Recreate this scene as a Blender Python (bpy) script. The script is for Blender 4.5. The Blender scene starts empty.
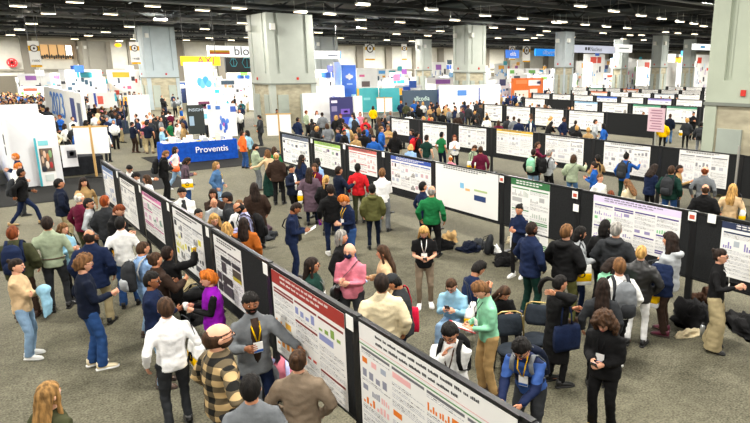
import bpy, bmesh, math, random
from mathutils import Vector, Matrix, noise
V = Vector
S = bpy.context.scene
COL = S.collection
random.seed(7)
PI = math.pi
rad = math.radians

# ------------------------------------------------------------------ colours
PAL = dict(black='161617', charcoal='2e3033', grey='6f7377', lgrey='a9adb0', white='e9e9e6', cream='dccdaa', beige='cdb089',
    tan='a98a5c', khaki='a39572', taupe='7f705f', brown='4b3426', dbrown='33261f', rust='a3581f', navy='18233f', dnavy='131a2b', blue='2257a5',
    jblue='2a4878', denim='47688f', ldenim='86a3c0', ltblue='8db9cf', sky='8fb0dc', teal='1d6f77', dgreen='16332c', green='1c6b3c', sage='9aa68c', olive='5a5a34',
    dolive='3f412c', mint='86c4a0', red='c01f26', crimson='c4183a', maroon='5c1730', plum='5b4a55', purple='8412a0', pink='d47b8c', yellow='e8b800',
    mustard='c08a14', orange='e0632a', lavender='b3b4de', white2='f4f4f4')
HAIRC = dict(black='14110f', dark='241913', brown='3f2b1c', lbrown='6b4a2c', auburn='6e3518', blond='b98f52', dblond='8e6b3e', grey='8e8a84',
    white='c9c5bd', orange='b8641f', red='8a3f16')
SKIN = ['dba183', 'cc8d6a', 'b67a57', '945d3c', '633a24', 'e2b094']
def lin(h):
    o = []
    for i in (0, 2, 4):
        c = int(h[i:i+2], 16) / 255
        o.append(c/12.92 if c <= .04045 else ((c+.055)/1.055)**2.4)
    return tuple(o) + (1,)

_m = {}
def mat(kind, col, **k):
    """procedural material of a kind (cloth, skin, hair, plain, gloss, metal, emit ...) in one colour"""
    h = PAL.get(col, col)
    key = (kind, h, tuple(sorted(k.items())))
    if key in _m: return _m[key]
    m = bpy.data.materials.new(kind + '_' + str(col)); m.use_nodes = True
    nt = m.node_tree; N = nt.nodes; L = nt.links
    b = N['Principled BSDF']; c = lin(h)
    b.inputs['Base Color'].default_value = c
    R = dict(cloth=.85, skin=.5, hair=.5, plain=.6, gloss=.25, metal=.35, leather=.4, paper=.55, board=.95, paint=.5).get(kind, .7)
    b.inputs['Roughness'].default_value = k.get('rough', R)
    def tex(scale, detail=3, stretch=None, coord='Object'):
        tc = N.new('ShaderNodeTexCoord'); mp = N.new('ShaderNodeMapping'); n = N.new('ShaderNodeTexNoise')
        L.new(tc.outputs[coord], mp.inputs[0]); L.new(mp.outputs[0], n.inputs['Vector'])
        if stretch: mp.inputs['Scale'].default_value = stretch
        n.inputs['Scale'].default_value = scale; n.inputs['Detail'].default_value = detail
        return n
    def vary(n, lo, hi, a=.3, z=.7):
        r = N.new('ShaderNodeValToRGB'); e = r.color_ramp.elements
        e[0].position = a; e[1].position = z
        e[0].color = tuple(min(1, x*lo) for x in c[:3]) + (1,); e[1].color = tuple(min(1, x*hi) for x in c[:3]) + (1,)
        L.new(n.outputs[0], r.inputs[0]); L.new(r.outputs[0], b.inputs['Base Color'])
    def bump(n, s, d=.01):
        bp = N.new('ShaderNodeBump'); bp.inputs['Strength'].default_value = s; bp.inputs['Distance'].default_value = d
        L.new(n.outputs[0], bp.inputs['Height']); L.new(bp.outputs[0], b.inputs['Normal'])
    if kind == 'cloth': n = tex(7, 4); vary(n, .78, 1.18); bump(n, .6, .03)
    elif kind == 'hair': n = tex(30, 4, (1, 1, .2)); vary(n, .5, 1.5, .35, .68); bump(n, .8, .02); b.inputs['Specular IOR Level'].default_value = .2; b.inputs['Roughness'].default_value = .7
    elif kind == 'skin': n = tex(5, 2); vary(n, .92, 1.06); b.inputs['Subsurface Weight'].default_value = .04
    elif kind == 'sheet': n = tex(2.2, 5); bump(n, .35, .03)
    elif kind == 'board': n = tex(40, 4); vary(n, .75, 1.25)
    elif kind == 'paint': n = tex(1.3, 5); vary(n, .93, 1.05)
    elif kind == 'metal': b.inputs['Metallic'].default_value = .8
    elif kind == 'stone':
        n = tex(1.6, 7, (1, 1, 2.2)); vary(n, .7, 1.2); bump(n, .4, .03)
    elif kind == 'carpet':
        n1 = tex(.35, 2); n2 = tex(34, 3); n3 = tex(7, 3)
        mx = N.new('ShaderNodeMath'); mx.operation = 'MULTIPLY_ADD'; mx.inputs[1].default_value = .6; L.new(n2.outputs[0], mx.inputs[0])
        m2 = N.new('ShaderNodeMath'); m2.operation = 'MULTIPLY'; m2.inputs[1].default_value = .22; L.new(n1.outputs[0], m2.inputs[0])
        m3 = N.new('ShaderNodeMath'); m3.operation = 'MULTIPLY_ADD'; m3.inputs[1].default_value = .2; L.new(n3.outputs[0], m3.inputs[0]); L.new(m2.outputs[0], m3.inputs[2])
        L.new(m3.outputs[0], mx.inputs[2]); vary(mx, .42, 1.5, .38, .64); bump(n2, .5, .01)
    elif kind == 'plaid':
        tc = N.new('ShaderNodeTexCoord'); sp = N.new('ShaderNodeSeparateXYZ'); L.new(tc.outputs['Object'], sp.inputs[0])
        fac = []
        for ax, q, ph in (('X', 8.2, .2), ('Z', 8.2, .1)):
            a = N.new('ShaderNodeMath'); a.operation = 'MULTIPLY_ADD'; a.inputs[1].default_value = q; a.inputs[2].default_value = ph + 20
            f = N.new('ShaderNodeMath'); f.operation = 'FRACT'; g = N.new('ShaderNodeMath'); g.operation = 'GREATER_THAN'; g.inputs[1].default_value = .5
            L.new(sp.outputs[ax], a.inputs[0]); L.new(a.outputs[0], f.inputs[0]); L.new(f.outputs[0], g.inputs[0]); fac.append(g)
        ad = N.new('ShaderNodeMath'); ad.operation = 'ADD'; L.new(fac[0].outputs[0], ad.inputs[0]); L.new(fac[1].outputs[0], ad.inputs[1])
        dv = N.new('ShaderNodeMath'); dv.operation = 'MULTIPLY'; dv.inputs[1].default_value = .5; L.new(ad.outputs[0], dv.inputs[0])
        r = N.new('ShaderNodeValToRGB'); r.color_ramp.interpolation = 'CONSTANT'; e = r.color_ramp.elements
        e[0].color = lin('b79c6f'); e[1].position = .75; e[1].color = lin('1a1a18'); x = e.new(.25); x.color = lin('5d523f')
        L.new(dv.outputs[0], r.inputs[0]); L.new(r.outputs[0], b.inputs['Base Color'])
    elif kind == 'stripe':
        tc = N.new('ShaderNodeTexCoord'); sp = N.new('ShaderNodeSeparateXYZ'); L.new(tc.outputs['Object'], sp.inputs[0])
        a = N.new('ShaderNodeMath'); a.operation = 'MULTIPLY_ADD'; a.inputs[1].default_value = 2.9; a.inputs[2].default_value = 10.15
        f = N.new('ShaderNodeMath'); f.operation = 'FRACT'; L.new(sp.outputs['Z'], a.inputs[0]); L.new(a.outputs[0], f.inputs[0])
        r = N.new('ShaderNodeValToRGB'); r.color_ramp.interpolation = 'CONSTANT'; e = r.color_ramp.elements
        e[0].color = lin('141f3f'); e[1].position = .45; e[1].color = lin('34528f'); L.new(f.outputs[0], r.inputs[0]); L.new(r.outputs[0], b.inputs['Base Color'])
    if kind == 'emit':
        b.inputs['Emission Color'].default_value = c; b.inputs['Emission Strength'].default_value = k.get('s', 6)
    if kind in ('cloth', 'plaid', 'stripe', 'board', 'carpet'): b.inputs['Specular IOR Level'].default_value = .12
    _m[key] = m
    return m

# ------------------------------------------------------------------ mesh builder
class MB:
    def __init__(s): s.v = []; s.f = []; s.m = []; s.slot = 0
    def add(s, vs, fs):
        o = len(s.v); s.v += [tuple(p) for p in vs]
        for f in fs: s.f.append(tuple(i+o for i in f)); s.m.append(s.slot)
        return s
    def box(s, c, d, rz=0, rx=0, ry=0, taper=1.0):
        M = Matrix.Rotation(rz, 3, 'Z') @ Matrix.Rotation(ry, 3, 'Y') @ Matrix.Rotation(rx, 3, 'X')
        vs = []
        for z in (-.5, .5):
            t = taper if z > 0 else 1
            for x, y in ((-.5, -.5), (.5, -.5), (.5, .5), (-.5, .5)): vs.append(V(c) + M @ V((x*d[0]*t, y*d[1]*t, z*d[2])))
        return s.add(vs, [(3, 2, 1, 0), (4, 5, 6, 7), (0, 1, 5, 4), (1, 2, 6, 5), (2, 3, 7, 6), (3, 0, 4, 7)])
    def b2(s, x0, y0, z0, x1, y1, z1): return s.box(((x0+x1)/2, (y0+y1)/2, (z0+z1)/2), (abs(x1-x0), abs(y1-y0), abs(z1-z0)))
    def tube(s, pts, rs, n=10, side=(1, 0, 0)):
        pts = [V(p) for p in pts]; k = len(pts); vs = []; fs = []
        if not isinstance(rs, (list, tuple)): rs = [rs]*k
        for i, p in enumerate(pts):
            t = (pts[min(i+1, k-1)] - pts[max(i-1, 0)])
            t = t.normalized() if t.length > 1e-9 else V((0, 0, 1))
            sd = V(side) - t*V(side).dot(t)
            if sd.length < .15: sd = V((0, 1, 0)) - t*t.y
            if sd.length < .15: sd = V((0, 0, 1)) - t*t.z
            sd.normalize(); up = t.cross(sd)
            r = rs[i]; rx, ry = r if isinstance(r, tuple) else (r, r)
            for j in range(n):
                a = 2*PI*j/n; vs.append(p + sd*(math.cos(a)*rx) + up*(math.sin(a)*ry))
        for i in range(k-1):
            for j in range(n): fs.append((i*n+j, i*n+(j+1) % n, (i+1)*n+(j+1) % n, (i+1)*n+j))
        fs.append(tuple(reversed(range(n)))); fs.append(tuple((k-1)*n+j for j in range(n)))
        return s.add(vs, fs)
    def ball(s, c, r, nu=14, nv=10, fn=None):
        vs = []; fs = []; c = V(c); r = r if isinstance(r, (tuple, list)) else (r, r, r)
        for i in range(nv+1):
            th = PI*i/nv
            for j in range(nu):
                a = 2*PI*j/nu; d = V((math.sin(th)*math.cos(a), math.sin(th)*math.sin(a), math.cos(th)))
                p = V((d.x*r[0], d.y*r[1], d.z*r[2]))
                if fn: p = fn(d, p)
                vs.append(c + p)
        for i in range(nv):
            for j in range(nu):
                q = (i*nu+j, (i+1)*nu+j, (i+1)*nu+(j+1) % nu, i*nu+(j+1) % nu)
                fs.append(q[1:] if i == 0 else ((q[0], q[1], q[3]) if i == nv-1 else q))
        return s.add(vs, fs)
    def ring(s, c, R, r, n=18, m=6, ax='Y', ry=None):
        vs = []; fs = []
        for i in range(n):
            a = 2*PI*i/n
            for j in range(m):
                b = 2*PI*j/m; q = R + r*math.cos(b); h = r*math.sin(b)
                x, z = q*math.cos(a), q*math.sin(a)*(ry or 1)
                vs.append(V(c) + (V((x, h, z)) if ax == 'Y' else V((h, x, z)) if ax == 'X' else V((x, z, h))))
        for i in range(n):
            for j in range(m): fs.append((i*m+j, i*m+(j+1) % m, ((i+1) % n)*m+(j+1) % m, ((i+1) % n)*m+j))
        return s.add(vs, fs)
    def quad(s, a, b, c, d): return s.add([a, b, c, d], [(0, 1, 2, 3)])
    def join(s, o, M=None):
        k = len(s.v); s.v += [tuple(M @ V(p)) if M else p for p in o.v]
        s.f += [tuple(i+k for i in f) for f in o.f]; s.m += o.m; return s
    def mesh(s, name='mesh', smooth=True):
        me = bpy.data.meshes.new(name); me.from_pydata(s.v, [], s.f)
        me.polygons.foreach_set('material_index', s.m)
        me.polygons.foreach_set('use_smooth', [smooth]*len(s.f)); me.update(); return me
    def recalc(s):
        bm = bmesh.new(); me = s.mesh(); bm.from_mesh(me); bmesh.ops.recalc_face_normals(bm, faces=bm.faces); bm.to_mesh(me); bm.free(); return me

def link(name, me, mats=(), parent=None, loc=None, rz=0):
    o = bpy.data.objects.new(name, me); COL.objects.link(o)
    if parent: o.parent = parent
    if loc is not None: o.location = loc
    o.rotation_euler = (0, 0, rz)
    if me and mats:
        if not isinstance(mats, (list, tuple)): mats = [mats]
        if len(me.materials) == 0:
            for m in mats: me.materials.append(m)
    return o
def build(name, mb, mats, parent=None, loc=None, rz=0, smooth=False):
    me = mb.mesh(name, smooth)
    for m in (mats if isinstance(mats, (list, tuple)) else [mats]): me.materials.append(m)
    return link(name, me, (), parent, loc, rz)
def empty(name, loc=(0, 0, 0), rz=0):
    o = bpy.data.objects.new(name, None); COL.objects.link(o); o.location = loc; o.rotation_euler = (0, 0, rz); o.empty_display_size = .2; return o
def tag(o, label, cat, group=None, kind=None):
    if label: o['label'] = trim(label)
    if cat: o['category'] = cat
    if group: o['group'] = group
    if kind: o['kind'] = kind
    return o
def struct(name, mb, mats, smooth=False):
    o = build(name, mb, mats, smooth=smooth); o['kind'] = 'structure'; return o

def remesh(mb, vox, it=2, wr=0.0, keep=None):
    """voxel-unite overlapping lofts into one continuous surface, smooth it and add cloth folds"""
    me = mb.recalc(); ob = bpy.data.objects.new('tmp', me); COL.objects.link(ob)
    r = ob.modifiers.new('r', 'REMESH'); r.mode = 'VOXEL'; r.voxel_size = vox; r.use_smooth_shade = True
    if it: q = ob.modifiers.new('s', 'SMOOTH'); q.iterations = it; q.factor = .6
    dg = bpy.context.evaluated_depsgraph_get()
    out = bpy.data.meshes.new_from_object(ob.evaluated_get(dg))
    bpy.data.objects.remove(ob); bpy.data.meshes.remove(me)
    if wr:
        nv = []
        for v in out.vertices:
            p = v.co; n = noise.noise(V((p.x*9, p.y*9, p.z*16))) + .6*noise.noise(V((p.x*20+5, p.y*20, p.z*26)))
            nv.append(p + v.normal*(wr*n))
        for v, c in zip(out.vertices, nv): v.co = c
    out.polygons.foreach_set('use_smooth', [True]*len(out.polygons))
    return out
def mesh_to_mb(me, slot=0):
    o = MB(); o.v = [tuple(v.co) for v in me.vertices]; o.f = [tuple(p.vertices) for p in me.polygons]; o.m = [slot]*len(o.f); return o

# ------------------------------------------------------------------ people: skeleton and poses (nominal height 1.74, facing +Y)
POSES = dict(
    stand=dict(R=(.25, .03, .90), L=(-.25, .05, .90), FR=(.11, .05), FL=(-.11, -.03)),
    relaxed=dict(R=(.26, .08, .93), L=(-.24, .12, .95), FR=(.12, .08), FL=(-.10, -.06), yaw=12, lean=2),
    hold=dict(R=(.06, .27, 1.10), L=(-.08, .28, 1.09), FR=(.10, .04), FL=(-.11, -.02), pitch=32, lean=5),
    chest=dict(R=(.07, .25, 1.20), L=(-.05, .26, 1.17), FR=(.10, .06), FL=(-.11, -.02), pitch=8),
    crossed=dict(R=(-.13, .24, 1.10), L=(.11, .21, 1.16), FR=(.11, .03), FL=(-.10, -.04), pitch=6, Rh=(1, -.4, -1), Lh=(-1, -.4, -1)),
    point=dict(R=(.24, .46, 1.33), L=(-.24, .05, .92), FR=(.10, .10), FL=(-.12, -.05), lean=4, Rh=(.6, -.3, -1)),
    pointup=dict(R=(.22, .36, 1.55), L=(-.2, .2, 1.1), FR=(.10, .10), FL=(-.12, -.05), lean=2, pitch=-8),
    side=dict(R=(.36, .42, 1.10), L=(-.16, .28, 1.18), FR=(.13, .05), FL=(-.12, -.03), lean=3, yaw=-8, Rh=(0, -1, -.5)),
    hips=dict(R=(.20, .09, 1.03), L=(-.24, .05, .90), FR=(.13, .03), FL=(-.12, -.02), Rh=(1, -.5, 0)),
    chin=dict(R=(.05, .19, 1.36), L=(.09, .22, 1.10), FR=(.11, .05), FL=(-.10, -.03), pitch=22, Rh=(.5, .1, -1), lean=6),
    gesture=dict(R=(.22, .30, 1.22), L=(-.17, .28, 1.12), FR=(.11, .05), FL=(-.11, -.03), Rh=(.8, -.6, -1)),
    pockets=dict(R=(.21, .10, .93), L=(-.21, .10, .93), FR=(.12, .03), FL=(-.11, -.02), Rh=(1, -.8, 0), Lh=(-1, -.8, 0)),
    carry=dict(R=(.10, .28, 1.12), L=(-.24, .04, .90), FR=(.11, .05), FL=(-.11, -.03), pitch=10),
    walk=dict(R=(.23, -.18, .93), L=(-.23, .24, .98), FR=(.08, .34), FL=(-.08, -.36), lean=5, pz=.88),
    strap=dict(R=(.13, .17, 1.27), L=(-.14, .18, 1.25), FR=(.11, .04), FL=(-.11, -.04), Rh=(1, -.3, -1), Lh=(-1, -.3, -1)),
    lean=dict(R=(.10, .50, .98), L=(-.10, .50, .98), FR=(.11, .0), FL=(-.11, -.08), lean=26, pitch=22),
    up=dict(R=(.20, -.16, 1.56), L=(-.05, .27, 1.16), FR=(.11, .04), FL=(-.11, -.04), Rh=(1, .4, .3), pitch=4),
    eat=dict(R=(.05, .22, 1.34), L=(-.06, .26, 1.15), FR=(.10, .04), FL=(-.11, -.02), pitch=14),
    sit=dict(R=(.08, .34, .78), L=(-.08, .35, .77), FR=(.13, .46), FL=(-.13, .50), pz=.47, lean=12, pitch=30),
)
def ik(a, b, la, lb, hint):
    d = b - a; D = min(d.length, (la+lb)*.995); dn = d.normalized(); b = a + dn*D
    x = (la*la - lb*lb + D*D)/(2*D); h = math.sqrt(max(0, la*la - x*x))
    q = V(hint) - dn*V(hint).dot(dn); q.normalize()
    return a + dn*x + q*h, b
_sk = {}
def skel(pose, mir=False):
    k = (pose, mir)
    if k in _sk: return _sk[k]
    p = dict(POSES[pose]); fx = lambda t: (-t[0],) + tuple(t[1:])
    p.setdefault('Rh', (.6, -1, -.6)); p.setdefault('Lh', (-.6, -1, -.6))
    if mir:
        for a, b in (('R', 'L'), ('Rh', 'Lh'), ('FR', 'FL')): p[a], p[b] = fx(p[b]), fx(p[a])
        p['yaw'] = -p.get('yaw', 0)
    s = {}; ln = rad(p.get('lean', 0)); pz = p.get('pz', .92)
    P = V((0, 0, pz)); sp = V((0, math.sin(ln), math.cos(ln)))
    if ln > .3 and pz > .8: P = V((0, -.08, .90))
    s['P'] = P; s['sp'] = sp; s['ln'] = ln
    for nm, sx in (('R', 1), ('L', -1)):
        sh = P + sp*.450 + V((sx*.168, 0, 0)); s['S'+nm] = sh
        s['E'+nm], s['W'+nm] = ik(sh, V(p[nm]), .285, .25, p[nm+'h'])
        hp = P + V((sx*.09, 0, -.03)); s['H'+nm] = hp
        f = V((p['F'+nm][0], p['F'+nm][1], .085))
        s['K'+nm], s['A'+nm] = ik(hp, f, *((.43, .43) if pose in ('sit', 'walk') else (.415, .402)), (sx*.08, 1, .35 if pose == 'sit' else .0))
    nb = P + sp*.578; s['N'] = nb
    s['HM'] = Matrix.Translation(nb - V((0, 0, .006))) @ Matrix.Rotation(-rad(p.get('yaw', 0)), 4, 'Z') @ Matrix.Rotation(-(rad(p.get('pitch', 0))+ln*.5), 4, 'X') @ Matrix.Scale(1.03, 4)
    _sk[k] = s; return s

def hand_mb(s, nm):
    """palm, four bent fingers of different length and a thumb leaving the side of the palm"""
    sx = 1 if nm == 'R' else -1
    w = s['W'+nm]; d = (w - s['E'+nm]).normalized()
    pn = V((-sx, 0, 0)) - d*(-sx*d.x)
    if abs(d.x) > .75: pn = V((0, -1, 0)) - d*(-d.y)
    pn.normalize(); ac = d.cross(pn)
    if ac.y < -.1 or (abs(ac.y) <= .1 and ac.z < 0): ac = -ac      # thumb side looks forward or up
    mb = MB(); g = lambda x, y, z: w + d*x + ac*y + pn*z
    mb.tube([g(-.03, 0, 0), g(.01, 0, 0), g(.05, 0, .003), g(.088, 0, .006)], [(.024, .019), (.031, .016), (.04, .015), (.036, .011)], 8, side=ac)
    for i, (y, ln) in enumerate(((.029, .068), (.010, .077), (-.010, .071), (-.028, .056))):
        c = .35 + .1*i
        p0 = g(.075, y, .005); p1 = g(.075+ln*.5, y*1.06, .005+ln*.5*math.sin(c)*.6); p2 = g(.075+ln*.82, y*1.06, .005+ln*.72*math.sin(c)*1.5)
        mb.tube([p0, p1, p2], [.0095, .0085, .006], 5, side=ac)
    mb.tube([g(.018, .022, .004), g(.045, .05, .014), g(.078, .056, .026)], [.013, .0105, .007], 6, side=pn)
    return mb

def head_mb():
    """head in its own frame: origin at the top of the neck, face towards +Y. slots: 0 skin, 1 eye white, 2 dark, 3 lips"""
    mb = MB()
    def fn(d, p):
        x, y, z = p
        if d.z < 0: x *= 1 - .30*(-d.z)**1.3; y *= 1 - .10*(-d.z)
        if d.y > 0:
            y *= .93
            if d.z < -.35: y += .016*min(1, (-d.z-.35)*2.4)*d.y
            e = math.exp(-((abs(d.x)-.38)**2)/.03 - ((d.z-.02)**2)/.02); y -= .010*e
            y += .006*math.exp(-(d.z-.22)**2/.01)*d.y
        else:
            if d.z < -.3: y *= 1 - .35*min(1, (-d.z-.3)*1.4)
        return V((x, y, z))
    mb.ball((0, .012, .112), (.074, .096, .122), 22, 16, fn)
    mb.tube([(0, .088, .135), (0, .108, .105), (0, .098, .088)], [.008, .0145, .010], 7)         # nose
    for sx in (-1, 1): mb.ball((sx*.073, .0, .108), (.010, .019, .031), 8, 6)                     # ears
    mb.slot = 1
    for sx in (-1, 1): mb.ball((sx*.029, .0875, .123), (.012, .008, .0055), 8, 6)
    mb.slot = 2
    for sx in (-1, 1):
        mb.ball((sx*.029, .0935, .123), (.0055, .004, .0055), 6, 5)
        mb.tube([(sx*.013, .100, .142), (sx*.030, .099, .146), (sx*.046, .088, .140)], [.003, .004, .003], 5)
    mb.slot = 3
    mb.ball((0, .094, .055), (.023, .010, .0065), 10, 6)
    return mb
HEAD = head_mb()

def body_mesh(pose, mir):
    s = skel(pose, mir); P, sp = s['P'], s['sp']; mb = MB(); q = lambda t, o=0: P + sp*t + V((0, o, 0))
    mb.tube([P-V((0, 0, .08)), P, q(.14), q(.33), q(.45), q(.51), q(.545), q(.60), q(.66, .01)],
            [(.09, .07), (.11, .075), (.10, .07), (.115, .075), (.12, .06), (.075, .055), (.056, .056), (.054, .056), (.05, .055)], 14)
    for nm in 'RL':
        mb.tube([s['S'+nm]*.9+q(.47)*.1, s['S'+nm], s['S'+nm].lerp(s['E'+nm], .5), s['E'+nm], s['E'+nm].lerp(s['W'+nm], .35), s['W'+nm]],
                [.03, .034, .035, .034, .036, .026], 10)
        mb.tube([s['H'+nm]+V((0, 0, .04)), s['H'+nm].lerp(s['K'+nm], .3), s['K'+nm], s['K'+nm].lerp(s['A'+nm], .35), s['A'+nm]], [.055, .055, .042, .04, .034], 10)
        a = s['A'+nm]; mb.tube([a+V((0, -.04, -.035)), a+V((0, .06, -.045)), a+V((0, .13, -.055))], [(.032, .03), (.036, .024), (.03, .016)], 8)
    out = mesh_to_mb(remesh(mb, .016, 2))
    for nm in 'RL': out.join(hand_mb(s, nm))
    out.join(HEAD, s['HM'])
    return out.mesh('person_body')

def top_mesh(kind, pose, mir):
    s = skel(pose, mir); P, sp = s['P'], s['sp']; q = lambda t, o=0: P + sp*t + V((0, o, 0))
    f = dict(shirt=.0, tee=.004, sweater=.010, jacket=.026, hoodie=.030, coat=.028, vest=.022, blazer=.020, dress=.004).get(kind, 0)
    mb = MB(); Z = V((0, 0, 1))
    sit = pose == 'sit'
    hem = [(P-Z*.10, (.165+f, .122+f)), (P, (.168+f, .122+f))]
    if kind in ('jacket', 'hoodie', 'vest'): hem = [(P-Z*.14, (.172+f, .128+f)), (P-Z*.02, (.172+f, .125+f))]
    if kind == 'blazer': hem = [(P-Z*.20, (.180+f, .135+f)), (P-Z*.02, (.165+f, .120+f))]
    if kind == 'coat' and not sit: hem = [(P-Z*.50, (.215, .175)), (P-Z*.22, (.19+f, .145+f)), (P-Z*.02, (.168+f, .125+f))]
    if kind == 'dress' and not sit: hem = [(P-Z*.42, (.25, .21)), (P-Z*.15, (.185+f, .14+f)), (P-Z*.02, (.168+f, .125+f))]
    if sit: hem = [(P-Z*.06, (.165+f, .13+f)), (P+Z*.03, (.168+f, .13+f))]
    rest = [(q(.16), (.148+f, .112+f)), (q(.32), (.168+f, .122+f)), (q(.41), (.176+f, .108+f)), (q(.465), (.158+f*.8, .098+f*.8)), (q(.512), (.108+f*.6, .082+f*.5)), (q(.54), (.078+f*.4, .072+f*.4)), (q(.565), (.066+f*.4, .066+f*.4))]
    ring = hem + rest
    mb.tube([r[0] for r in ring], [r[1] for r in ring], 18)
    if kind != 'vest':
        for nm in 'RL':
            a, e, w = s['S'+nm], s['E'+nm], s['W'+nm]; g = f*.8
            c = q(.46); pts = [a.lerp(c, .45), a, a.lerp(e, .5), e, e.lerp(w, .5), w]; rs = [.050+g, .053+g, .056+g, .052+g, .046+g, .038+g*.8]
            if kind in ('tee', 'dress'): pts = pts[:3] + [a.lerp(e, .72)]; rs = [.050, .054, .060, .061]
            mb.tube(pts, rs, 12)
    if kind == 'hoodie': mb.tube([q(.52, -.04)+V((-.12, .02, 0)), q(.50, -.13)+V((-.07, 0, 0)), q(.49, -.15), q(.50, -.13)+V((.07, 0, 0)), q(.52, -.04)+V((.12, .02, 0))], [.03, .048, .055, .048, .03], 10, side=(0, 0, 1))
    if kind == 'shirt': mb.tube([q(.53, .005), q(.588, .0)], [(.080, .076), (.070, .070)], 14)
    if kind in ('jacket', 'coat', 'blazer', 'vest'):
        mb.tube([q(.53, 0), q(.585, .0)], [(.088, .085), (.080, .078)], 14)
    return remesh(mb, .021 if kind != 'coat' else .024, 6, .010 if f > .008 else .008)

def bottom_mesh(kind, pose, mir):
    s = skel(pose, mir); P = s['P']; Z = V((0, 0, 1)); mb = MB()
    mb.tube([P+Z*.09, P, P-Z*.10], [(.150, .112), (.166, .12), (.155, .112)], 16)
    if kind == 'skirt' and pose != 'sit':
        mb.tube([P+Z*.05, P-Z*.1, P-Z*.45, P-Z*.80], [(.15, .115), (.18, .14), (.23, .2), (.27, .25)], 18)
        return remesh(mb, .024, 2, .012)
    r = dict(pants=(.092, .086, .066, .062, .062), slim=(.09, .082, .058, .054, .046), wide=(.10, .105, .112, .12, .135), jeans=(.092, .086, .068, .068, .070))[kind]
    for nm in 'RL':
        h, k, a = s['H'+nm], s['K'+nm], s['A'+nm]
        e = a + (a-k).normalized()*(.035 if kind != 'slim' else 0)
        mb.tube([h+Z*.03, h.lerp(k, .3), k, k.lerp(a, .5), e], list(r), 12)
    return remesh(mb, .022, 3, .009)

def shoe_mesh(pose, mir, nm):
    s = skel(pose, mir); a = s['A'+nm]; sx = 1 if nm == 'R' else -1
    F = Matrix.Translation((a.x, a.y, 0)) @ Matrix.Rotation(-sx*.12, 4, 'Z'); mb = MB(); o = MB()
    tz = 0
    o.slot = 0
    o.tube([(0, -.075, .06), (0, -.05, .062), (0, .03, .055), (0, .10, .045), (0, .16, .036), (0, .185, .03)], [(.028, .03), (.037, .045), (.04, .04), (.046, .028), (.042, .02), (.02, .012)], 10)
    o.tube([(0, -.035, .05), (0, -.03, .12)], [(.038, .045), (.040, .046)], 10)
    o.slot = 1
    vs = []; prof = [(-.088, .022), (-.07, .036), (0, .036), (.08, .046), (.14, .046), (.18, .034), (.20, .012)]
    for z in (0.002, .026):
        for y, w in prof: vs.append((w, y, z))
        for y, w in reversed(prof): vs.append((-w, y, z))
    n = 14; fs = [tuple(reversed(range(n))), tuple(n+i for i in range(n))] + [(i, (i+1) % n, n+(i+1) % n, n+i) for i in range(n)]
    o.add(vs, fs); mb.join(o, F); return mb.mesh('shoe')

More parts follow.
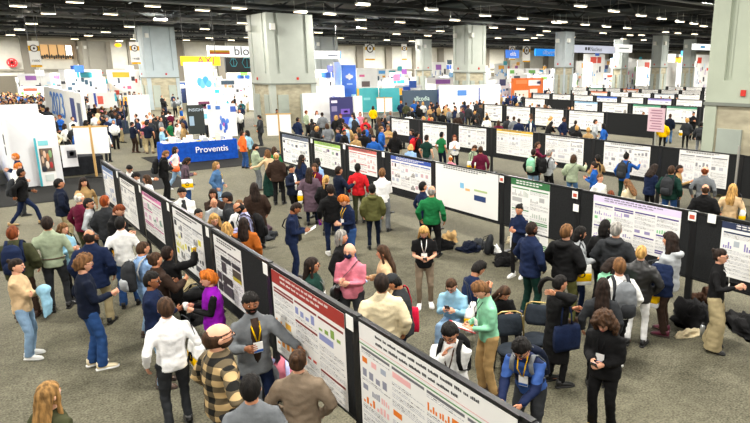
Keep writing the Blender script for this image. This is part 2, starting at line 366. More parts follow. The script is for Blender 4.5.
# ---- hair, in the head's frame
def hair_mb(style, pose=None):
    mb = MB(); rnd = random.Random(3)
    def cap(th, line=.42, back=-.62, side=-.12, nz=0.0, sc=22, c=(0, .006, .118), inv=False):
        def fn(d, p):
            if d.y > .25: lim = line + (.12 if abs(d.x) < .3 else 0)
            elif d.y > -.15: lim = line + (side-line)*(.25-d.y)/.4
            else: lim = side + (back-side)*min(1, (-.15-d.y)/.45)
            lim += .10*noise.noise(V((d.x*5, d.y*5, 3))); w = max(0, min(1, (d.z-lim)/.22 + .5)); w = w*w*(3-2*w)
            k = .90 + (.10+th/.09)*w
            if inv and d.z > .35 and d.y > -.75: k = .86
            r = V((p.x*k, p.y*k, p.z*k))
            if nz and w > .3: r *= 1 + nz*(noise.noise(d*sc*.3) + .5*noise.noise(d*sc*.8))
            return r
        mb.ball(c, (.079, .100, .124), 28, 20, fn)
    if style == 'short': cap(.007, .42, -.78, nz=.05)
    elif style == 'buzz': cap(.001, .42, -.7)
    elif style == 'full': cap(.014, .36, -.74, -.2, nz=.10)
    elif style == 'curly': cap(.020, .34, -.74, -.25, nz=.2, sc=34)
    elif style == 'fringe': cap(-.001, .24, -.72, -.15, inv=True, nz=.05)
    elif style == 'bald': cap(.001, .55, -.5, -.2, inv=True)
    elif style == 'bob':
        cap(.014, .42, -.4, -.2, nz=.04)
        mb.tube([(0, -.03, .17), (0, -.045, .08), (0, -.05, -.01), (0, -.045, -.045)], [(.075, .06), (.093, .07), (.09, .062), (.07, .045)], 14)
        for sx in (-1, 1): mb.tube([(sx*.06, .03, .19), (sx*.084, .035, .10), (sx*.082, .03, .01), (sx*.07, .02, -.02)], [.02, .02, .02, .01], 8)
    elif style == 'long':
        cap(.013, .42, -.4, -.2, nz=.03)
        mb.tube([(0, -.02, .18), (0, -.05, .08), (0, -.075, -.03), (0, -.105, -.15), (0, -.10, -.27), (0, -.095, -.33)], [(.078, .06), (.09, .062), (.098, .05), (.105, .04), (.09, .032), (.05, .016)], 14)
        for sx in (-1, 1): mb.tube([(sx*.055, .04, .20), (sx*.082, .035, .10), (sx*.088, .02, 0), (sx*.10, .02, -.12), (sx*.09, .05, -.2)], [.018, .018, .022, .022, .008], 8)
    elif style == 'wavy':
        cap(.022, .40, -.4, -.2, nz=.08)
        for i in range(11):
            a = PI*(1.0 + i/10) + 0; x = math.cos(a)*.085; y = math.sin(a)*.075+.01; w = .012*(-1)**i
            mb.tube([(x*.7, y*.7, .19), (x*1.08, y*1.1, .09), (x*1.2+w, y*1.25, -.02), (x*1.3-w, y*1.35, -.13), (x*1.1+w, y*1.3, -.21)], [.03, .034, .036, .032, .012], 8)
    elif style == 'bigcurl':
        cap(.050, .36, -.5, -.35, nz=.26, sc=26)
        for i in range(16):
            a = PI*(.92 + 1.16*i/15); x = math.cos(a)*.11; y = math.sin(a)*.09
            for z in (.11, .045, -.02): mb.ball((x*(1.05+rnd.random()*.2), y*(1.1+rnd.random()*.2)+.01, z+rnd.uniform(-.02, .02)), .036, 8, 6)
        for sx in (-1, 1):
            for z in (.17, .12, .07): mb.ball((sx*.085, .045, z), .030, 8, 6)
    elif style == 'bun':
        cap(.007, .42, -.5, -.12, nz=.03); mb.ball((0, -.095, .20), (.036, .034, .034), 10, 8)
    elif style == 'topbun':
        cap(.007, .42, -.5, -.12, nz=.03); mb.ball((0, -.03, .262), (.03, .03, .028), 10, 8)
    elif style == 'pony':
        cap(.008, .42, -.5, -.12, nz=.03)
        mb.tube([(0, -.085, .18), (0, -.135, .18), (0, -.165, .10), (0, -.16, -.02), (0, -.15, -.12)], [.018, .03, .034, .03, .008], 10)
    elif style == 'sidepony':
        cap(.008, .42, -.5, -.12, nz=.03)
        mb.tube([(0, -.085, .18), (-.05, -.15, .19), (-.12, -.18, .13), (-.16, -.19, .02), (-.17, -.18, -.10)], [.018, .034, .04, .036, .01], 10)
    elif style in ('cap', 'beanie'): cap(.008, .30, -.6)
    return mb
def hair_mesh(style, pose, mir):
    mb = hair_mb(style); big = style in ('long', 'bob', 'wavy', 'bigcurl', 'pony', 'sidepony', 'bun', 'topbun')
    if big: mb = mesh_to_mb(remesh(mb, .0115, 2, .006 if style in ('wavy', 'bigcurl') else .003))
    o = MB(); o.join(mb, skel(pose, mir)['HM']); return o.mesh('hair')
def beard_mb():
    mb = MB()
    def fn(d, p):
        w = 1 if (d.y > -.05 and d.z < -.30) else 0
        if abs(d.x) < .30 and d.y > 0 and -.62 < d.z < -.40: w = 0
        k = .86 + .24*w
        return V((p.x*k*(1-.28*max(0, -d.z)**1.3), p.y*k, p.z*(k*.99)))
    mb.ball((0, .012, .112), (.074, .094, .122), 24, 18, fn); return mb
def glasses_mb():
    mb = MB()
    for sx in (-1, 1):
        mb.ring((sx*.031, .106, .122), .021, .0028, 14, 5, 'Y', .85)
        mb.tube([(sx*.052, .104, .126), (sx*.076, .06, .127), (sx*.08, 0, .118)], .0025, 4)
    mb.tube([(-.011, .107, .124), (.011, .107, .124)], .0028, 4); return mb
def mask_mb():
    mb = MB(); mb.ball((0, .085, .066), (.052, .035, .045), 12, 8); return mb
def cap_mb(kind):
    mb = MB()
    def fn(d, p): return p if d.z > .12 else V((p.x*.9, p.y*.9, -.0))
    mb.ball((0, .004, .145), (.088, .108, .115), 20, 12, fn)
    if kind == 'cap': mb.tube([(0, .07, .16), (0, .13, .158), (0, .175, .15)], [(.075, .008), (.07, .007), (.035, .005)], 10)
    return mb
HL = dict(beard=beard_mb, glasses=glasses_mb, mask=mask_mb)

# ---- cached prototypes
_p = {}
def proto(what, *a):
    k = (what,) + a
    if k not in _p:
        if what == 'body': _p[k] = body_mesh(*a)
        elif what == 'top': _p[k] = top_mesh(*a)
        elif what == 'bottom': _p[k] = bottom_mesh(*a)
        elif what == 'shoe': _p[k] = shoe_mesh(*a)
        elif what == 'hair': _p[k] = hair_mesh(*a)
        elif what == 'hl':
            o = MB(); o.join(HL[a[0]](), skel(a[1], a[2])['HM']); _p[k] = o.mesh(a[0])
        elif what == 'hat':
            o = MB(); o.join(cap_mb(a[0]), skel(a[1], a[2])['HM']); _p[k] = o.mesh(a[0])
    return _p[k]
def inst(name, me, mats, parent):
    """an object sharing a cached mesh but carrying its own materials"""
    while len(me.materials) < len(mats): me.materials.append(mats[len(me.materials)])
    o = bpy.data.objects.new(name, me); COL.objects.link(o); o.parent = parent
    for i, m in enumerate(mats): o.material_slots[i].link = 'OBJECT'; o.material_slots[i].material = m
    return o
TOPNAME = dict(shirt='shirt', tee='tee_shirt', sweater='sweater', jacket='jacket', hoodie='hoodie', coat='coat', vest='vest', blazer='blazer', dress='dress')

def strap_pts(s, side, x0=.10, back=-.15, front=.15, zf=.20):
    P, sp = s['P'], s['sp']; q = lambda t, x, y: P + sp*t + V((x, y, 0))
    return [q(.20, side*.13, back), q(.36, side*.12, back-.02), q(.50, side*x0, back*.62), q(.565, side*x0, -.01), q(.50, side*x0, front*.72), q(.38, side*(x0+.01), front), q(.26, side*(x0+.03), front*.9), q(zf, side*.17, 0.02)]
def bag_backpack(s, c, c2, T):
    P, sp = s['P'], s['sp']; r = empty('backpack', T[0], T[1]); r.scale = T[2]
    m = mat('cloth', c); m2 = mat('cloth', c2); q = lambda t, x, y: P + sp*t + V((x, y, 0))
    mb = MB(); mb.tube([q(.02, 0, -.22), q(.05, 0, -.235), q(.25, 0, -.25), q(.42, 0, -.235), q(.50, 0, -.20), q(.53, 0, -.17)], [(.10, .05), (.145, .085), (.15, .095), (.14, .085), (.10, .06), (.03, .02)], 16)
    inst('bag_body', remesh(mb, .02, 2, .006), [m], r)
    mb = MB(); mb.tube([q(.05, 0, -.31), q(.08, 0, -.33), q(.20, 0, -.335), q(.25, 0, -.315)], [(.08, .03), (.105, .04), (.105, .04), (.08, .02)], 12); inst('front_pocket', mb.mesh(), [m2], r)
    for sx in (-1, 1):
        mb = MB(); mb.tube(strap_pts(s, sx), [(.026, .007)]*8, 8, side=(1, 0, 0)); inst('shoulder_strap', mb.mesh(), [m2], r)
    mb = MB(); mb.tube([q(.51, -.03, -.20), q(.56, -.02, -.20), q(.56, .02, -.20), q(.51, .03, -.20)], .006, 6, side=(0, 1, 0)); inst('carry_handle', mb.mesh(), [m2], r)
    return r
def bag_tote(s, c, c2, T, side, low=0.0, front=0.0):
    """flat shopping bag hanging from one shoulder; c2 gives the printed lower band"""
    r = empty('tote_bag', T[0], T[1]); r.scale = T[2]; P = s['P']; x = side*.265; y = front; zt = P.z + .16 - low; mb = MB()
    W, Hh = .34, .38
    def pan(z0, z1, slot):
        mb.slot = slot
        for z in ():
            pass
        k = lambda z: .035 + .03*math.sin(PI*max(0, min(1, (zt-z)/Hh)))
        vs = []
        for i in range(7):
            z = z0 + (z1-z0)*i/6; d = k(z); w = W/2*(1+.06*(zt-z)/Hh)
            vs += [(x-d, y-w, z), (x+d, y-w, z), (x+d*1.15, y, z), (x+d, y+w, z), (x-d, y+w, z), (x-d*1.15, y, z)]
        fs = [tuple(i*6+j for j in (0, 1, 2, 3, 4, 5))[::-1] for i in (0,)] + [tuple(36+j for j in range(6))]
        for i in range(6):
            for j in range(6): fs.append((i*6+j, i*6+(j+1) % 6, (i+1)*6+(j+1) % 6, (i+1)*6+j))
        mb.add(vs, fs)
    if c2:
        pan(zt-Hh, zt-Hh*.80, 0); pan(zt-Hh*.80, zt-Hh*.38, 1); pan(zt-Hh*.38, zt, 0)
    else: pan(zt-Hh, zt, 0)
    inst('bag_body', mb.mesh(), [mat('cloth', c), mat('cloth', c2 or c)], r)
    if c2 == 'yellow':
        for sg in (-1, 1):
            e = MB(); e.ring((x+sg*.078, y, zt-Hh*.42), .052, .010, 16, 5, 'X'); inst('emblem', e.mesh(), [mat('cloth', 'black')], r)
    for yy in (-.08, .08):
        m = MB(); top = P.z+.565-low*1.0
        m.tube([(x-.02, y+yy, zt-.02), (x*.9, y+yy*.9, zt+.15), (x*.78, y+yy*.4, top-.06), (side*.15, y*.3, top), (side*.14, y*.3-.01, top-.01)], [(.013, .004)]*5, 6, side=(0, 1, 0))
        inst('handle', m.mesh(), [mat('cloth', 'charcoal' if c2 else c)], r)
    return r
def bag_cross(s, c, T, side):
    r = empty('shoulder_bag', T[0], T[1]); r.scale = T[2]; P = s['P']; mb = MB()
    mb.tube([(side*.21, .05, P.z-.12), (side*.22, .05, P.z-.08), (side*.22, .05, P.z+.06), (side*.21, .05, P.z+.10)], [(.05, .10), (.07, .14), (.065, .13), (.03, .1)], 14)
    inst('bag_body', mb.mesh(), [mat('leather', c)], r)
    mb = MB(); mb.tube([(side*.21, .12, P.z+.06), (side*.12, .17, P.z+.22), (-side*.02, .15, P.z+.40), (-side*.12, .03, P.z+.555), (-side*.10, -.10, P.z+.46), (side*.05, -.17, P.z+.28), (side*.20, -.02, P.z+.06)], [(.014, .005)]*7, 6, side=(0, 1, 0))
    inst('strap', mb.mesh(), [mat('leather', c)], r); return r

def person(x, y, rz, h, g, pose, mir, hair, hc, skin, top, tc, bot, bc, sc, ex, label, group=None):
    s = skel(pose, mir); sk = mat('skin', SKIN[skin]); hm = mat('hair', HAIRC[hc]); k = h/1.725; g = g*1.06
    b = inst('person', proto('body', pose, mir), [sk, mat('gloss', 'e8e4de'), hm if hc not in ('white',) else mat('hair', '6b5a4a'), mat('skin', ['b5625a', 'a8584e', '96493f', '7a3a30', '4f2820', 'c06a66'][skin])], None)
    b.location = (x, y, 0); b.rotation_euler = (0, 0, rz); b.scale = (k*g, k*g, k); T = ((x, y, 0), rz, (k*g, k*g, k))
    tag(b, label, 'person', group)
    ex = ex.split('+') if ex and ex != '-' else []
    kd = 'cloth'
    if tc in ('plaid', 'stripe'): kd, tcol = tc, 'tan'
    else: tcol = tc
    if 'leather' in ex: kd = 'leather'
    if top == 'vest': inst('sleeved_top', proto('top', 'shirt', pose, mir), [mat('cloth', 'black')], b)
    inst(TOPNAME[top], proto('top', top, pose, mir), [mat(kd, tcol)], b)
    inst('skirt' if bot == 'skirt' else 'jeans' if bot == 'jeans' else 'trousers', proto('bottom', bot, pose, mir), [mat('cloth', bc)], b)
    for nm in 'RL': inst('shoe', proto('shoe', pose, mir, nm), [mat('leather', sc), mat('plain', 'white' if sc in ('white', 'cream', 'navy', 'yellow', 'grey') else 'dbrown' if sc != 'black' else 'black')], b)
    if hair in ('cap', 'beanie'):
        inst('hair', proto('hair', 'short', pose, mir), [hm], b); inst('cap' if hair == 'cap' else 'beanie', proto('hat', hair, pose, mir), [mat('cloth', 'charcoal')], b)
    elif hair != 'bald': inst('hair', proto('hair', hair, pose, mir), [hm], b)
    P, sp = s['P'], s['sp']; q = lambda t, xx, yy: P + sp*t + V((xx, yy, 0))
    for e in ex:
        a = e.split(':')
        if a[0] == 'beard': inst('beard', proto('hl', 'beard', pose, mir), [hm], b)
        elif a[0] == 'glasses': inst('glasses', proto('hl', 'glasses', pose, mir), [mat('gloss', 'black')], b)
        elif a[0] == 'mask': inst('face_mask', proto('hl', 'mask', pose, mir), [mat('cloth', 'navy')], b)
        elif a[0] == 'badge':
            m = MB(); m.tube([q(.56, -.05, .03), q(.40, -.04, .155), q(.27, -.01, .165), q(.27, .01, .165), q(.40, .04, .155), q(.56, .05, .03)], [(.008, .003)]*6, 5)
            inst('lanyard', m.mesh(), [mat('cloth', a[1] if len(a) > 1 else 'charcoal')], b)
            m = MB(); c = q(.19, 0, .168); m.box(c, (.10, .006, .13)); m.slot = 1; m.box(c+V((0, .002, -.045)), (.098, .006, .03)); inst('badge', m.mesh(smooth=False), [mat('paper', 'white'), mat('paper', 'blue')], b)
        elif a[0] == 'inner':
            m = MB(); m.tube([q(-.02, 0, .125), q(.12, 0, .125), q(.30, 0, .13), q(.42, 0, .118), q(.53, 0, .075)], [(.035, .02), (.045, .024), (.06, .028), (.055, .024), (.04, .02)], 10); inst('shirt', m.mesh(), [mat('cloth', a[1])], b)
        elif a[0] == 'belt':
            m = MB(); m.ring(P+V((0, 0, .075)), .166, .012, 24, 6, 'Z', .74); inst('belt', m.mesh(), [mat('leather', 'brown')], b)
        elif a[0] == 'back': tag(bag_backpack(s, a[1], a[2] if len(a) > 2 else a[1], T), '%s backpack worn by %s' % (NAMEC.get(a[1], a[1]), short(label)), 'backpack')
        elif a[0] in ('toteR', 'toteL'):
            sd = 1 if a[0] == 'toteR' else -1
            c2 = a[2] if len(a) > 2 else None
            tag(bag_tote(s, a[1], c2, T, sd, float(a[3]) if len(a) > 3 else 0, float(a[4]) if len(a) > 4 else 0), '%s tote bag carried by %s' % (NAMEC.get(a[1], a[1]) + (' and ' + c2 if c2 else ''), short(label)), 'bag')
        elif a[0] in ('crossR', 'crossL'): tag(bag_cross(s, a[1], T, 1 if a[0] == 'crossR' else -1), '%s shoulder bag worn by %s' % (NAMEC.get(a[1], a[1]), short(label)), 'bag')
        elif a[0] == 'drape':
            m = MB(); m.tube([q(.30, -.16, .10), q(.33, -.27, .02), q(.10, -.34, .0), q(-.14, -.33, -.02)], [(.10, .05), (.17, .07), (.21, .085), (.19, .05)], 14, side=(0, 1, 0))
            o = inst('folded_coat', remesh(m, .022, 2, .016), [mat('cloth', a[1])], None); o.location, o.rotation_euler, o.scale = T[0], (0, 0, T[1]), T[2]
            tag(o, '%s coat draped over the arm of %s' % (a[1], label), 'coat')
        elif a[0] in ('phone', 'cup', 'paper', 'bottle', 'jacket', 'tablet'):
            w = (s['WR']+s['WL'])/2 + ((s['WR']-s['ER']).normalized()+(s['WL']-s['EL']).normalized())*.055
            if (s['WR']-s['WL']).length > .3 or len(a) > 2:
                nm = (a[2] if len(a) > 2 else ('L' if mir else 'R')); w = s['W'+nm] + (s['W'+nm]-s['E'+nm]).normalized()*.085
            m = MB(); c = a[1] if len(a) > 1 else 'black'; mm = [mat('gloss', c)]
            nmn = dict(phone='phone', cup='paper_cup', paper='paper_sheet', bottle='drink_bottle', jacket='folded_jacket', tablet='clipboard')[a[0]]
            if a[0] == 'phone': m.box((0, 0, 0), (.078, .012, .155), rx=-.7); m.slot = 1; m.box((0, -.004, .004), (.07, .008, .14), rx=-.7); mm.append(mat('emit', '9fb4d8', s=.8))
            elif a[0] == 'cup': m.tube([(0, 0, -.05), (0, 0, .045)], [.028, .038], 14); m.slot = 1; m.tube([(0, 0, .045), (0, 0, .055)], [.04, .039], 14); mm = [mat('paper', c), mat('gloss', 'white')]
            elif a[0] == 'bottle': m.tube([(0, 0, -.10), (0, 0, .07), (0, 0, .09), (0, 0, .10)], [.035, .035, .016, .016], 12); m.slot = 1; m.tube([(0, 0, .10), (0, 0, .125)], .018, 10); mm.append(mat('gloss', 'black'))
            elif a[0] == 'paper': m.box((0, 0, 0), (.21, .004, .28), rx=-1.0); mm = [mat('paper', c)]
            elif a[0] == 'tablet': m.box((0, 0, 0), (.24, .012, .32), rx=-1.1); m.slot = 1; m.box((0, -.008, .004), (.21, .004, .28), rx=-1.1); mm = [mat('plain', 'red'), mat('paper', 'white')]
            else:
                m.tube([(-.10, .03, .05), (-.04, .05, .03), (.05, .05, .04), (.13, .02, .05)], [.06, .09, .09, .05], 12, side=(0, 1, 0)); m.tube([(.02, .06, .04), (.03, .08, -.18), (.03, .07, -.38)], [(.11, .05), (.14, .06), (.15, .03)], 12)
                mm = [mat('cloth', c)]
            r = empty('tmp', (0, 0, 0)); bpy.data.objects.remove(r)
            M = Matrix.Translation((x, y, 0)) @ Matrix.Rotation(rz, 4, 'Z') @ Matrix.Diagonal((k*g, k*g, k, 1))
            o = bpy.data.objects.new(nmn, remesh(m, .02, 2, .01) if a[0] == 'jacket' else m.mesh(smooth=a[0] in ('cup', 'bottle'))); COL.objects.link(o)
            for q_ in mm: o.data.materials.append(q_)
            o.location = M @ w; o.rotation_euler = (0, 0, rz)
            tag(o, '%s %s held by %s' % (NAMEC.get(c, c), nmn.replace('_', ' '), short(label)), nmn.replace('_', ' '))
    return b
NAMEC = dict(lgrey='light grey', dbrown='dark brown', dnavy='dark navy', ldenim='pale denim', ltblue='light blue', sky='sky blue', dgreen='dark green', dolive='dark olive', white2='white', mint='mint green')
def short(l, n=11):
    return l
def trim(l):
    return ' '.join(l.split()[:16])

